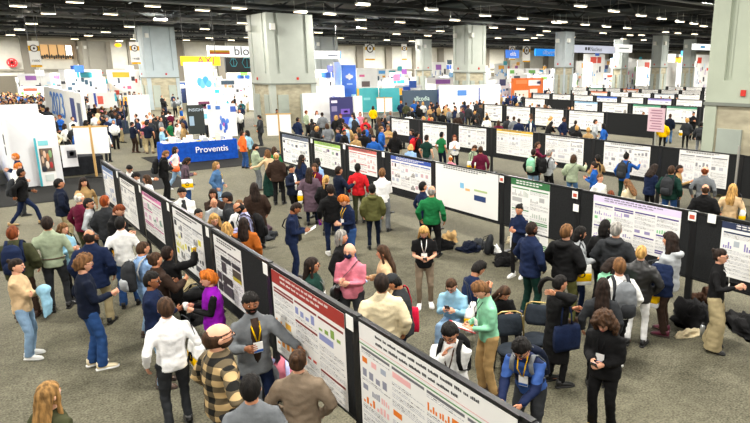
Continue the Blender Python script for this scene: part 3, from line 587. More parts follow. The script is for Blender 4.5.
PEOPLE = """
0.25|6.29|-1.00|1.66|1|stand|0|long|dblond|5|sweater|dolive|jeans|denim|white|-|woman with long light brown hair at the lower left corner
0.32|11.17|-2.04|1.63|1|crossed|0|bun|dark|0|sweater|beige|jeans|ldenim|white|jacket:ltblue|woman in beige sweater and pale jeans, arms folded over a coat
0.42|13.04|-0.29|1.74|1.05|relaxed|0|short|auburn|0|jacket|dolive|pants|dbrown|brown|back:navy|man in olive jacket with navy backpack, seen from behind
0.96|13.15|-0.21|1.82|1.05|stand|0|short|dark|2|shirt|sage|slim|charcoal|black|belt|man in pale grey green shirt with brown belt, seen from behind
1.21|13.54|-2.53|1.58|1|chest|0|long|lbrown|0|sweater|ltblue|slim|black|black|toteL:dgreen|woman with long hair looking up, dark green bag at her side
1.43|11.84|-0.38|1.76|1.08|stand|0|fringe|dark|2|blazer|navy|pants|khaki|black|-|balding man in navy blazer and khaki trousers, back turned
1.07|10.08|-1.54|1.80|1|carry|0|curly|lbrown|0|sweater|dnavy|jeans|jblue|cream|glasses|man with curly hair and glasses in dark navy sweater and blue jeans
2.03|12.50|-0.37|1.76|1|relaxed|0|short|black|1|shirt|white|jeans|jblue|black|-|man in white shirt and blue jeans, black hair, back turned
2.00|10.73|-1.27|1.69|1.03|carry|0|buzz|brown|1|shirt|sky|jeans|ldenim|brown|back:charcoal:lgrey|man in sky blue shirt with patterned charcoal backpack
2.17|13.98|-2.25|1.76|1|hold|0|short|auburn|0|jacket|black|slim|mustard|black|-|man in black jacket and mustard yellow trousers reading his phone
2.17|14.80|-0.84|1.78|1|stand|0|short|red|0|jacket|charcoal|pants|dnavy|black|-|red haired man in charcoal jacket near the pale poster
1.89|15.21|-1.87|1.69|1|relaxed|0|short|black|1|shirt|lgrey|pants|charcoal|black|glasses|black haired man in light grey shirt facing the boards
1.84|15.98|-1.07|1.70|1.05|stand|0|fringe|white|0|sweater|maroon|pants|dolive|brown|-|white haired man in maroon sweater
2.29|18.61|-3.00|1.63|1|point|0|wavy|dark|1|shirt|tan|skirt|charcoal|black|-|woman with wavy dark hair in tan top pointing at poster
1.70|18.13|-1.58|1.74|1.05|pockets|0|short|black|2|jacket|dnavy|pants|khaki|black|-|man in dark jacket and khaki trousers beside the booth banner
1.07|21.32|-1.59|1.70|1|walk|0|short|black|3|jacket|black|slim|navy|tan|back:charcoal|striding man in black jacket with charcoal backpack and tan shoes
1.27|24.72|1.34|1.74|1.05|chest|0|buzz|orange|0|shirt|navy|pants|charcoal|black|-|man in navy shirt leaning over the left booth table
1.04|22.75|-1.27|1.68|1|hold|0|short|orange|0|shirt|white|pants|charcoal|black|-|red haired man in white shirt by the left booth table
1.72|8.89|-2.11|1.72|1|crossed|0|short|black|3|sweater|navy|jeans|ldenim|brown|glasses+badge:charcoal|man in navy sweater with folded arms, pale jeans and brown boots
2.03|9.96|-1.25|1.68|1|gesture|0|bun|brown|1|jacket|dbrown|slim|black|black|-|woman in dark brown jacket, hair pinned up, next to tall poster
2.30|10.37|-1.09|1.63|1|pointup|0|short|dark|3|jacket|black|slim|black|black|cup:yellow|person in black reaching a yellow cup towards the poster
1.60|7.58|0.00|1.76|1.04|stand|0|short|brown|0|shirt|white2|slim|charcoal|black|toteR:white:yellow:0:-.02|man in white shirt with printed tote, charcoal trousers, back turned
2.46|8.67|1.38|1.63|1.05|chest|0|curly|orange|0|vest|purple|slim|black|black|cup:white|woman with curly orange hair in bright purple vest
1.71|6.02|-1.53|1.92|1.28|hips|0|fringe|brown|0|shirt|plaid|pants|charcoal|brown|beard+glasses|bald bearded man in large black and tan plaid shirt
2.43|7.02|3.07|1.80|1.03|side|1|full|black|3|blazer|grey|pants|navy|black|beard+inner:dbrown+badge:yellow|bearded man in grey blazer explaining the red headed poster
1.70|5.09|-0.46|1.74|1.05|stand|0|short|black|1|tee|grey|pants|charcoal|black|-|man in grey polo shirt with short black hair, back turned
2.32|5.43|-0.67|1.66|1.06|pockets|0|bun|brown|0|blazer|taupe|pants|dbrown|black|-|person in taupe jacket with pinned brown hair facing the red headed poster
3.67|20.00|3.13|1.72|1|hold|0|short|black|2|shirt|white|pants|charcoal|black|glasses|man in white shirt facing us just behind the leftmost boards
3.43|19.22|-1.94|1.66|1|lean|0|full|black|1|jacket|black|pants|charcoal|black|-|person in black bending forward behind the second board
3.75|18.08|1.37|1.62|1|up|0|bob|brown|1|sweater|white|pants|khaki|white|-|woman in white sweater raising one hand to her hair
5.17|22.38|-1.62|1.75|1|hold|0|short|lbrown|1|jacket|black|pants|black|black|back:black:charcoal|man in black jacket with black backpack in the open aisle
5.99|24.08|-1.99|1.66|1|walk|0|bob|dark|1|shirt|white|jeans|ldenim|white|crossR:orange|woman in white shirt with orange shoulder bag by the blue table
5.51|21.09|-1.83|1.62|1|hold|0|bob|dark|2|sweater|plum|jeans|jblue|black|toteR:white:yellow:.1:.05|woman in plum sweater holding a printed white bag
5.89|19.03|-2.22|1.66|1|relaxed|0|bob|dblond|0|jacket|denim|jeans|ldenim|white|badge:yellow|woman in denim jacket standing alone in the open aisle
3.80|14.94|2.98|1.74|1.04|chest|0|full|black|1|coat|white|pants|charcoal|black|inner:charcoal|black haired man in white coat behind the pink headed poster
3.59|13.01|-2.89|1.60|1|stand|0|short|black|1|tee|black|pants|black|black|-|black haired person hidden behind the fourth board
4.46|14.76|2.67|1.66|1|eat|0|bob|dark|1|jacket|dbrown|pants|charcoal|black|-|woman in dark brown jacket drinking, facing us
4.29|14.22|2.94|1.55|1|chest|0|bald|white|1|sweater|lgrey|pants|charcoal|black|-|short person in light grey sweater before the drinking woman
4.44|13.61|1.08|1.75|1.05|carry|0|cap|dark|1|jacket|charcoal|pants|charcoal|black|-|man in charcoal jacket and cap turned left
5.42|14.62|-0.18|1.70|1.05|stand|0|long|dark|1|coat|dbrown|slim|black|black|-|woman in long dark brown coat with long dark hair, back turned
4.42|12.49|1.14|1.75|1.05|hold|0|fringe|black|2|shirt|lavender|pants|charcoal|black|beard+back:black|bald bearded man in lavender shirt with black backpack
4.50|13.14|-1.03|1.64|1|stand|0|short|lbrown|0|shirt|white2|pants|charcoal|black|-|person in white shirt half hidden by the lavender shirt
3.67|12.26|2.99|1.62|1|chest|0|wavy|blond|0|jacket|dbrown|pants|black|black|glasses|blonde woman with glasses facing us over the boards
3.59|11.28|-0.66|1.64|1|stand|0|bob|blond|0|jacket|black|pants|black|black|-|blonde woman with bobbed hair close behind the boards
4.01|11.55|-0.60|1.62|1.05|stand|0|long|dark|1|jacket|rust|slim|black|white|-|long haired woman in rust coloured jacket
8.31|22.05|-1.76|1.74|1|chest|0|short|dark|1|jacket|sage|pants|grey|brown|beard|bearded man in sage green jacket and grey trousers
9.82|27.46|-1.57|1.70|1|stand|0|short|dark|1|jacket|orange|jeans|jblue|black|-|person in orange red jacket at the blue table corner
10.23|27.93|0.70|1.66|1|stand|0|bob|black|1|shirt|ltblue|pants|olive|tan|-|person in light blue shirt and olive trousers by the blue table
8.21|20.55|0.32|1.68|1|side|1|bob|lbrown|0|shirt|beige|wide|dgreen|black|-|woman in beige top and dark green trousers reaching out
7.93|19.19|-0.65|1.76|1.05|stand|0|fringe|blond|0|jacket|dbrown|pants|black|black|-|balding man in dark brown jacket, back turned
8.70|21.21|-0.74|1.68|1|stand|0|bob|brown|1|jacket|green|pants|black|black|-|person behind with green top beside dark brown jacket
7.45|16.97|-2.68|1.66|1|gesture|0|pony|black|2|jacket|dnavy|slim|black|black|inner:white|woman in dark navy jacket over white, hair tied back
8.63|18.76|-1.48|1.66|1|stand|0|long|dark|1|jacket|navy|pants|charcoal|black|-|woman with long dark hair and navy jacket facing the poster
7.57|16.00|-0.58|1.68|1.03|relaxed|0|long|dark|1|coat|plum|slim|dnavy|black|toteL:white:yellow|woman in long plum coat with printed tote
8.14|16.78|2.17|1.66|1|chest|0|bob|brown|1|sweater|maroon|slim|black|black|badge:yellow|woman in maroon sweater turned towards us
8.54|17.45|-1.15|1.70|1|stand|0|bob|black|1|shirt|sky|pants|charcoal|black|-|person in sky blue shirt near the green headed poster
7.41|14.66|-0.90|1.66|1|stand|0|pony|blond|0|jacket|black|slim|black|black|-|blonde woman with ponytail in black jacket
8.17|15.37|-1.54|1.74|1.04|gesture|0|short|dark|2|blazer|dnavy|pants|charcoal|black|-|man in dark suit gesturing at the poster gap
6.67|12.99|-0.39|1.75|1.06|stand|0|short|dark|1|sweater|black|slim|navy|white|bottle:purple:L|man in black sweater and navy trousers with purple bottle
8.75|15.28|-0.66|1.78|1|stand|0|short|black|4|sweater|red|pants|dolive|black|-|man in bright red sweater and olive trousers
6.51|11.83|1.68|1.74|1|hold|0|curly|orange|0|shirt|navy|jeans|jblue|black|badge:yellow|orange haired man in navy shirt looking down
8.75|13.96|-0.77|1.80|1.03|chest|0|short|lbrown|0|shirt|white2|pants|grey|black|-|tall man in white shirt and grey trousers at the red poster
7.69|12.75|-0.54|1.66|1|stand|0|full|black|1|hoodie|olive|slim|dnavy|black|-|person in olive hoodie and dark trousers, back turned
5.11|11.85|-2.06|1.74|1|hold|0|short|dark|3|sweater|navy|slim|navy|black|crossL:black+paper:white|man all in navy holding papers, black shoulder bag
4.89|9.22|-2.41|1.70|1|stand|0|bob|grey|1|coat|black|pants|black|black|badge:white|grey haired person in long black coat
4.54|8.27|2.29|1.76|1.1|chest|0|bald|white|0|shirt|pink|slim|charcoal|black|mask+crossR:black|bald man in pink shirt with navy face mask
3.83|8.21|-2.27|1.66|1.05|stand|0|long|dark|2|jacket|dgreen|slim|black|black|glasses+badge:grey|dark haired woman with glasses in dark green jacket
8.41|11.24|-0.90|1.76|1.12|stand|0|fringe|grey|1|sweater|green|pants|black|black|-|balding man in bright green sweater before the large blank poster
8.68|11.97|-1.67|1.72|1|stand|0|short|black|1|shirt|navy|slim|dnavy|brown|-|man in navy shirt beside the bright green sweater
6.44|8.86|2.51|1.66|1.05|hold|0|long|blond|0|tee|black|slim|taupe|white|badge:white+phone:black|blonde woman in black tee and taupe trousers checking a phone
5.06|8.06|0.92|1.66|1|carry|0|long|brown|1|jacket|beige|slim|charcoal|black|phone:sky|long haired woman in beige cardigan holding a blue phone
4.04|6.54|-0.52|1.80|1.08|stand|0|short|dark|2|jacket|cream|pants|charcoal|black|-|man in cream jacket with dark hair, back turned
4.49|6.71|0.81|1.68|1|hold|0|cap|black|2|jacket|charcoal|slim|navy|black|toteR:crimson|person in charcoal jacket and cap with crimson tote
5.80|7.15|2.20|1.75|1|sit|0|short|brown|0|sweater|ltblue|jeans|ldenim|white|glasses+phone:black+toteL:white:yellow:-.12:.05|seated man in light blue sweater looking at phone
6.26|7.36|-1.68|1.77|1.06|sit|0|full|black|1|sweater|navy|pants|charcoal|black|-|seated man in navy sweater with thick black hair
5.21|5.67|1.26|1.72|1.02|hold|0|full|lbrown|0|shirt|mint|pants|tan|brown|badge:black+tablet:red|man in mint shirt and tan trousers holding a clipboard
6.21|6.56|2.90|1.66|1|sit|0|long|brown|1|sweater|black|pants|black|black|-|seated woman with long brown hair behind the mint shirt
4.01|4.98|2.20|1.72|1.05|chin|0|full|black|1|sweater|white|slim|navy|black|glasses+badge:brown+back:black|man in white sweater with hand on chin behind the board
4.65|4.37|1.99|1.70|1.05|lean|0|curly|black|1|sweater|stripe|pants|charcoal|black|glasses+badge:yellow+back:dnavy:grey|man in blue striped sweater leaning on the front board
7.58|7.17|-1.72|1.82|1.05|pockets|0|buzz|dark|4|jacket|navy|pants|dgreen|navy|beard|tall man in navy jacket and dark green trousers
9.03|8.90|1.83|1.64|.97|chest|0|bun|black|1|shirt|navy|slim|black|white|-|woman in navy blouse and black trousers with white sneakers
7.92|6.65|-1.48|1.82|1.12|pockets|0|short|lbrown|0|hoodie|black|pants|olive|brown|-|broad man in black hoodie, sandy hair, back turned
8.39|6.75|-2.20|1.68|1|carry|0|bob|black|1|jacket|lgrey|slim|navy|black|cup:white+toteR:white:yellow|black haired person in light grey jacket with printed tote
8.69|6.16|-1.27|1.83|1.1|pockets|0|short|grey|0|hoodie|charcoal|pants|charcoal|black|-|grey haired man in charcoal hoodie at the purple headed poster
8.91|6.57|-1.46|1.75|1|stand|0|bob|black|1|jacket|black|pants|black|black|-|black haired person tucked behind the grey haired man
8.13|5.26|-1.17|1.72|1.05|pockets|0|buzz|blond|0|jacket|black|slim|white2|black|leather|man with shaved blond head in black leather jacket and white trousers
8.89|5.19|0.18|1.80|1.05|crossed|0|wavy|dark|1|hoodie|lgrey|pants|dbrown|maroon|drape:navy+toteL:white:yellow:.15:.2|long haired man in light grey hoodie with navy coat over arm
8.99|4.39|-2.86|1.70|1.02|gesture|0|bun|dark|0|shirt|black|wide|khaki|black|badge:white+glasses|woman in black top and wide khaki trousers gesturing
6.14|5.25|-1.91|1.66|1.03|up|0|sidepony|black|1|coat|black|slim|black|black|toteR:navy|woman in long black coat with navy tote touching her hair
6.56|4.81|-0.94|1.64|1|stand|0|long|dark|1|sweater|charcoal|slim|black|black|-|woman with very long dark hair in charcoal sweater, back turned
7.21|5.00|-0.53|1.75|1.05|relaxed|0|short|lbrown|0|sweater|white|slim|black|white|back:grey:charcoal|sandy haired man in white sweater with grey backpack
7.42|5.43|-1.99|1.63|1|hold|0|bob|dark|1|shirt|mint|slim|black|black|-|dark haired woman with mint scarf beside grey backpack
5.76|4.12|1.84|1.65|1.05|hold|0|bigcurl|brown|0|jacket|black|pants|black|yellow|badge:black+phone:black|curly haired woman in black with yellow shoes
12.95|18.62|-0.78|1.70|1|hold|0|bob|blond|0|shirt|sky|pants|charcoal|black|-|blonde woman in sky blue shirt behind the second row
14.86|20.16|-1.16|1.78|1.03|stand|0|short|dark|0|tee|dgreen|pants|grey|black|-|man in dark green polo in the second aisle
16.32|21.02|-1.36|1.74|1|stand|0|short|black|2|tee|green|pants|dnavy|black|-|black haired man in bright green shirt in the second aisle
16.46|20.28|2.49|1.66|1|chest|0|long|auburn|0|sweater|white|slim|black|black|badge:black|auburn haired woman in white sweater facing us in second aisle
14.96|17.37|-2.98|1.66|1|hold|0|short|brown|1|sweater|sage|pants|charcoal|black|toteR:white:yellow:0:.2|brown haired person with printed tote at second aisle boards
14.52|16.38|-0.73|1.70|1.05|stand|0|short|brown|1|sweater|maroon|slim|navy|black|-|person in maroon sweater, back turned, second aisle
13.10|16.37|-0.76|1.50|1|stand|0|fringe|orange|0|tee|pink|pants|charcoal|black|-|short person with thin orange hair behind the large blank poster
15.60|21.87|-1.67|1.72|1|stand|0|full|black|1|jacket|black|pants|charcoal|black|back:red|black haired person with red backpack in second aisle
16.53|25.68|2.74|1.68|1|chest|0|long|lbrown|1|jacket|tan|pants|black|black|-|woman in tan jacket facing us behind second row end
15.08|22.86|-0.76|1.72|1|stand|0|long|black|1|jacket|black|pants|black|black|-|woman with long black hair in black jacket, second aisle end
15.50|14.66|-1.16|1.70|1.05|stand|0|short|dark|1|jacket|black|jeans|ldenim|black|back:mint:sage|person in black jacket with mint green backpack
16.85|15.80|-2.39|1.74|1|point|0|short|brown|0|shirt|maroon|slim|charcoal|black|glasses|man in maroon shirt pointing at yellow headed poster
15.73|14.14|-1.62|1.70|1.05|chest|0|short|grey|0|sweater|lgrey|pants|black|black|back:black|grey haired man in light sweater with black backpack
15.63|12.97|-1.31|1.66|1.05|point|0|bob|brown|0|jacket|sage|jeans|denim|black|crossL:black|woman with brown bob in sage cardigan and jeans
16.16|12.35|-0.39|1.68|1|gesture|0|full|black|2|shirt|tan|pants|charcoal|black|-|black haired man in tan shirt by the third row
14.96|11.53|0.31|1.66|1|chest|0|pony|dark|1|shirt|blue|pants|charcoal|black|-|woman in blue shirt with dark ponytail
13.51|10.22|2.92|1.62|1|stand|0|short|lbrown|0|sweater|white|pants|sage|black|-|short haired woman in white sweater behind the purple headed poster
12.07|8.78|-1.29|1.55|1|stand|0|bob|auburn|1|sweater|charcoal|pants|black|black|-|low auburn head showing above the purple headed poster
16.79|11.71|-1.40|1.76|1.05|point|0|topbun|black|1|shirt|blue|slim|dgreen|black|back:charcoal|person with top knot in blue shirt and charcoal backpack
13.62|9.29|-0.27|1.60|1|hold|0|long|lbrown|0|sweater|cream|pants|charcoal|black|-|woman with long light brown hair in cream sweater
15.73|10.06|-1.79|1.70|1|hold|0|wavy|dark|1|jacket|navy|slim|black|black|-|woman with long wavy dark hair in navy jacket
15.52|9.25|-1.38|1.76|1.12|stand|0|short|brown|1|jacket|dgreen|jeans|jblue|black|back:charcoal|broad man in dark green jacket with charcoal backpack
16.05|9.37|-2.96|1.72|1|point|0|short|dark|2|shirt|tan|pants|charcoal|black|-|man in tan shirt pointing beside the last tall poster
16.06|8.53|-1.26|1.78|1.15|stand|0|fringe|auburn|0|shirt|grey|pants|charcoal|black|-|balding auburn man in grey shirt reading the last poster
13.72|7.23|-1.00|1.74|1.1|stand|0|fringe|brown|1|jacket|black|pants|dolive|black|-|balding man in black jacket behind the board tops
14.54|6.96|-1.21|1.68|1.05|relaxed|0|long|blond|0|sweater|beige|pants|charcoal|black|toteR:white:yellow:-.05|woman with long blond hair in beige sweater with tote
25.92|21.44|-1.05|1.70|1|stand|0|short|dark|1|jacket|charcoal|pants|charcoal|black|-|dark haired person in charcoal, third aisle left
23.98|19.73|-0.88|1.64|1|stand|0|curly|blond|0|jacket|black|pants|charcoal|black|-|curly blond person in black, third aisle
23.77|18.83|-0.90|1.62|1|stand|0|curly|blond|0|sweater|tan|pants|charcoal|black|-|curly blond person in tan, third aisle
25.52|19.26|0.12|1.70|1|stand|0|bob|black|1|shirt|blue|pants|charcoal|black|-|black haired person in blue, third aisle
30.07|18.63|-1.02|1.66|1.1|stand|0|cap|black|1|jacket|yellow|slim|black|black|-|person in yellow and black jacket with dark cap
33.22|20.18|-1.20|1.78|1|stand|0|short|brown|1|jacket|dnavy|jeans|denim|black|-|tall person in dark jacket near the pink sign
31.63|18.14|-0.88|1.72|1.05|stand|0|curly|blond|0|jacket|charcoal|slim|black|black|toteL:white:yellow|curly blond person in charcoal jacket by the stone column
36.16|20.33|2.43|1.76|1|chest|0|short|black|1|jacket|black|pants|black|black|-|black haired man facing us by the stone column
30.13|16.45|-1.25|1.72|1.1|stand|0|short|black|1|jacket|charcoal|pants|grey|black|back:charcoal|person with charcoal backpack closest to the stone column
24.64|27.97|-0.72|1.68|1|stand|0|bob|dark|1|jacket|black|pants|black|black|-|dark haired person in black at third row end
24.75|27.36|-1.08|1.68|1|stand|0|bob|dark|1|sweater|white|pants|charcoal|black|-|dark haired person in white at third row end
23.00|24.47|-0.75|1.66|1|stand|0|bob|brown|1|jacket|maroon|pants|charcoal|black|-|person in maroon at the third aisle
25.33|26.15|-0.77|1.69|1|stand|0|short|dark|1|jacket|charcoal|pants|charcoal|black|-|person in charcoal between maroon and navy
25.40|25.69|-0.78|1.69|1|stand|0|short|brown|1|jacket|grey|pants|charcoal|black|-|person in grey at the third aisle
24.66|24.54|-0.79|1.68|1|stand|0|short|dark|1|jacket|navy|pants|charcoal|black|-|person in navy with dark hair at the third aisle
25.63|24.52|2.33|1.66|1|stand|0|short|brown|1|sweater|navy|pants|charcoal|black|inner:white|person in navy facing us above the yellow headed poster
26.85|24.23|-1.88|1.72|1|hold|0|bob|blond|0|sweater|cream|slim|black|black|-|blond person in cream by the third row poster
25.85|23.34|-1.54|1.62|1|lean|0|long|black|1|jacket|black|pants|black|black|-|person in black leaning near the third row poster
29.36|43.46|-1.12|1.74|1.05|stand|0|short|orange|0|jacket|navy|pants|charcoal|black|-|orange haired person in navy before the dark backdrop
28.80|41.88|-0.60|1.70|1|stand|0|short|dark|1|jacket|dolive|pants|black|black|-|person in olive before the dark backdrop
30.25|42.78|-0.96|1.78|1.1|stand|0|short|lbrown|0|tee|blue|pants|dnavy|black|-|person in bright blue shirt before the dark backdrop
30.55|41.89|-0.11|1.68|1|stand|0|bob|blond|0|sweater|white|pants|charcoal|black|-|blond person in white before the dark backdrop
30.87|41.19|2.67|1.74|1.05|chest|0|short|black|1|jacket|black|pants|black|black|-|person in black facing us before the dark backdrop
30.57|39.96|-1.00|1.76|1.05|stand|0|short|black|2|blazer|dnavy|pants|dnavy|black|-|person in dark suit at the right end of the backdrop
28.72|36.67|-2.76|1.66|1|chest|0|bob|dark|1|sweater|cream|pants|khaki|black|-|dark haired person in cream beside the white walls
40.49|50.47|-0.68|1.76|1|stand|0|short|dark|1|shirt|dgreen|pants|dnavy|black|-|person in dark green by the white booth walls
42.10|50.76|-1.22|1.76|1|stand|0|short|black|1|jacket|black|jeans|jblue|black|-|person in black and jeans by the white booth walls
29.87|35.18|-0.70|1.76|1.1|stand|0|short|brown|1|jacket|charcoal|pants|charcoal|black|-|broad person in charcoal at the fourth aisle
36.78|41.63|-0.72|1.70|1|stand|0|short|dark|1|jacket|dnavy|pants|charcoal|black|-|person in dark navy behind the third row start
45.90|49.96|-0.04|1.74|1|stand|0|short|dark|1|jacket|black|pants|charcoal|black|-|person in black left of the orange booth
24.89|30.31|-1.04|1.66|1.05|stand|0|bob|grey|1|jacket|dbrown|pants|black|black|-|grey haired person in dark brown behind the second row
13.63|35.00|0.68|1.80|1.05|carry|0|short|dark|1|blazer|charcoal|pants|charcoal|black|-|tall man in dark suit left of the white easel boards
17.07|40.63|2.74|1.72|1|stand|0|short|dark|3|jacket|black|pants|black|black|-|person in black by the column foot
14.88|32.57|-1.13|1.74|1.05|stand|0|short|dark|1|blazer|navy|pants|charcoal|black|-|man in navy blazer in front of the galaxy booth
17.84|37.66|-1.49|1.74|1|stand|0|short|auburn|0|sweater|sage|pants|charcoal|black|-|person in sage sweater near the white booth wall
18.56|37.57|3.03|1.68|1|stand|0|long|auburn|0|shirt|white|pants|charcoal|black|-|woman in white top before the white booth wall
17.80|35.29|-0.47|1.74|1.05|stand|0|short|dark|1|jacket|grey|pants|charcoal|black|-|person in grey jacket before the white booth wall
15.47|32.00|-0.80|1.66|1|stand|0|short|black|1|jacket|black|pants|black|black|-|person in black left of the galaxy panel
14.80|28.85|-0.13|1.66|1.05|stand|0|bob|brown|1|jacket|grey|pants|black|black|-|person in grey right behind the second row posters
17.54|32.97|-1.01|1.70|1|stand|0|bob|blond|0|jacket|black|pants|dolive|black|-|blond person in black before the galaxy panel
16.37|29.99|-0.50|1.74|1.05|stand|0|short|dark|1|jacket|black|pants|black|black|-|person in black before the galaxy panel
18.25|32.05|0.53|1.72|1|stand|0|short|dark|1|jacket|charcoal|pants|charcoal|black|-|person in charcoal right of the galaxy panel
20.47|35.14|2.61|1.66|1|stand|0|bob|auburn|0|sweater|pink|pants|black|black|-|person in pink sweater right of the galaxy panel
24.19|39.57|-0.90|1.70|1|stand|0|bob|dark|1|jacket|yellow|pants|black|black|-|person in yellow jacket below the teal panels
13.35|23.38|-3.14|1.66|1|stand|0|bob|dblond|0|jacket|tan|pants|charcoal|black|-|sandy haired person in tan above the red headed poster
14.34|24.32|-0.88|1.70|1|stand|0|short|dark|1|jacket|black|pants|charcoal|black|-|person in black above the red headed poster
7.10|36.39|-1.24|1.66|1.05|chest|0|short|dark|1|sweater|dnavy|pants|dbrown|brown|-|person in dark navy and brown trousers in the open aisle
7.65|35.52|-0.47|1.74|1.15|stand|0|short|dark|2|tee|dnavy|pants|khaki|brown|-|broad man in dark navy shirt and khaki trousers in the open aisle
7.65|36.24|0.84|1.72|1|stand|0|fringe|orange|0|shirt|pink|pants|khaki|brown|-|man in pink shirt behind the broad man in khaki
7.59|32.32|-1.98|1.66|1.05|chest|0|fringe|orange|0|shirt|ltblue|pants|charcoal|black|-|person in light blue shirt at the blue table's left end
8.98|36.25|-2.34|1.62|1.05|stand|0|short|dark|1|tee|green|pants|charcoal|black|-|person in green shirt behind the blue table
8.94|34.74|-2.00|1.59|1|stand|0|short|brown|0|shirt|white|pants|charcoal|black|-|person in white shirt behind the blue table
9.14|34.32|0.79|1.63|1|stand|0|bob|lbrown|0|shirt|tan|pants|charcoal|black|-|person in tan shirt behind the blue table
4.11|37.03|-1.16|1.68|1|stand|0|bob|dark|1|shirt|white|pants|charcoal|black|-|dark haired woman in white by the left easel boards
4.43|36.47|-0.82|1.70|1.05|stand|0|short|black|1|jacket|charcoal|pants|charcoal|black|-|person in charcoal by the left easel boards
4.25|33.89|0.40|1.70|1|stand|0|bob|grey|1|sweater|blue|pants|charcoal|black|-|person in blue sweater by the left easel boards
4.33|32.76|-0.48|1.64|1|stand|0|short|dark|1|jacket|black|pants|black|black|-|person in black right behind the left easel boards
7.15|49.81|-0.49|1.74|1.05|stand|0|short|black|1|jacket|black|pants|black|black|badge:yellow|person in black with yellow badge beside the maroon counter
7.61|49.24|0.20|1.68|1|stand|0|bob|lbrown|0|coat|cream|pants|cream|white|-|person in long cream coat beside the maroon counter
5.34|33.68|-2.78|1.60|1|stand|0|short|auburn|0|shirt|white|pants|charcoal|black|-|person behind the dark table at the left easel
"""
LIGHTS = [(7.1, 49.1), (6.8, 60.6), (6.9, 75.2), (6.8, 87.7), (6.9, 102.9), (15.3, 124.8), (15.3, 110.7), (15.2, 97.7), (15.4, 86.9), (15.4, 73.9), (15.6, 62.2), (22.0, 114.2), (22.3, 105.0), (11.8, 48.7), (15.5, 49.6), (22.9, 73.1), (30.1, 94.4), (29.4, 103.4), (22.8, 61.1), (34.9, 98.9), (33.9, 89.3), (36.0, 71.2), (22.8, 38.2), (35.8, 60.3), (29.5, 49.9), (28.7, 38.1), (35.4, 39.5), (40.1, 39.7), (46.4, 50.4), (50.5, 50.3), (61.6, 57.7), (46.1, 41.0), (50.8, 68.3), (45.8, 59.1), (45.4, 67.9), (53.8, 83.2), (59.0, 83.7), (52.3, 59.2), (62.9, 67.3), (70.8, 69.2), (55.6, 51.0), (67.0, 63.9), (35.3, 29.2), (40.4, 30.1), (45.5, 31.1), (49.7, 31.8), (54.2, 32.7), (50.4, 41.0), (54.6, 41.5), (58.4, 41.6), (57.6, 33.2), (61.8, 34.5), (64.2, 49.3), (70.9, 50.0), (72.1, 49.0), (46.0, 40.2), (69.0, 58.4), (71.5, 43.3), (68.4, 43.1), (75.3, 43.2), (79.9, 57.4), (85.1, 57.4), (4.4, 54.8), (10.8, 58.0), (17.1, 46.2), (22.0, 46.4), (34.0, 50.2), (36.5, 44.9), (45.0, 82.1), (24.6, 46.5)]

CAM = (0.690802, 0.234757)
# ================================================================== camera, world, lights
cd = bpy.data.cameras.new('camera'); cam = bpy.data.objects.new('camera', cd); COL.objects.link(cam); S.camera = cam
cd.sensor_width = 36; cd.lens = 600/750*36; cd.shift_x = -(460-375)/750; cd.clip_end = 400
cam.location = (0, 0, 4.5); cam.rotation_euler = (PI/2 - CAM[1], 0, -CAM[0])
S.view_settings.view_transform = 'Standard'; S.view_settings.look = 'None'; S.view_settings.gamma = 1
S.view_settings.exposure = EXPO = 0.95
w = bpy.data.worlds.new('world'); S.world = w; w.use_nodes = True
w.node_tree.nodes['Background'].inputs[0].default_value = (1, .97, .92, 1); w.node_tree.nodes['Background'].inputs[1].default_value = .20
LP = 530
def lamp(x, y, z, p, size=1.6, col=(1, .96, .88)):
    l = bpy.data.lights.new('hall_lamp_or_fill', 'AREA'); l.shape = 'RECTANGLE'; l.size = size; l.size_y = size*.5; l.energy = p; l.color = col
    o = bpy.data.objects.new('hall_lamp_or_fill', l); o.location = (x, y, z); COL.objects.link(o)

# ================================================================== people first (cached meshes are made while the scene is small)
def fit(lbl, pre):
    return lbl
_used = set()
for ln in PEOPLE.strip().split('\n'):
    a = ln.split('|')
    person(float(a[0]), float(a[1]), float(a[2]), float(a[3]), float(a[4]), a[5], bool(int(a[6])), a[7], a[8], int(a[9]), a[10], a[11], a[12], a[13], a[14], a[15], a[16], None)

# ================================================================== hall shell
mb = MB(); mb.b2(-14, -12, -.1, 175, 123, 0); struct('floor', mb, mat('carpet', '5f5c4d'))
mb = MB(); mb.b2(-14, -12, 11.4, 175, 123, 11.6); struct('ceiling', mb, mat('plain', '26282b'))
def strip(nm, x0, y0, z0, x1, y1, z1, m): mb = MB(); mb.b2(x0, y0, z0, x1, y1, z1); return struct(nm, mb, m)
strip('wall_back', -14, 121, 0, 175, 121.4, 11.4, mat('paint', 'cfcdc2'))
strip('wall_right', 174.6, -12, 0, 175, 121, 11.4, mat('paint', 'a5a396'))
strip('wall_left', -14, 20, 0, -13.6, 121, 11.4, mat('paint', 'b9b7aa'))
# back wall relief: tall brown grey piers, pale upper panels, dark shutters below
for i in range(33):
    x = 9.9 + i*7.6
    strip('trim_%d' % (i+1), x-.8, 120.3, 0, x+.8, 121, 9.4, mat('paint', '7d776b'))
mb = MB(); mb.b2(-13, 120.6, 4.0, 174, 120.98, 4.35); mb.b2(-13, 120.4, 9.2, 174, 121, 9.6); struct('trim_30', mb, mat('paint', '8a8578'))
for i in range(23):
    x = 2.9 + i*7.6
    mb = MB(); mb.b2(x+.2, 120.7, .2, x+6.0, 120.95, 3.3)
    for k in range(9): mb.b2(x+.2, 120.64, .3+k*.34, x+6.0, 120.7, .5+k*.34)
    struct('door_%d' % (i+1), mb, mat('plain', '6d6759'))
mb = MB(); mb.b2(11.6, 120.5, 6.0, 16.2, 120.72, 8.2); mb.slot = 1
for x in (11.6, 12.8, 14.0, 15.1, 16.1): mb.b2(x-.06, 120.4, 6.0, x+.06, 120.5, 8.2)
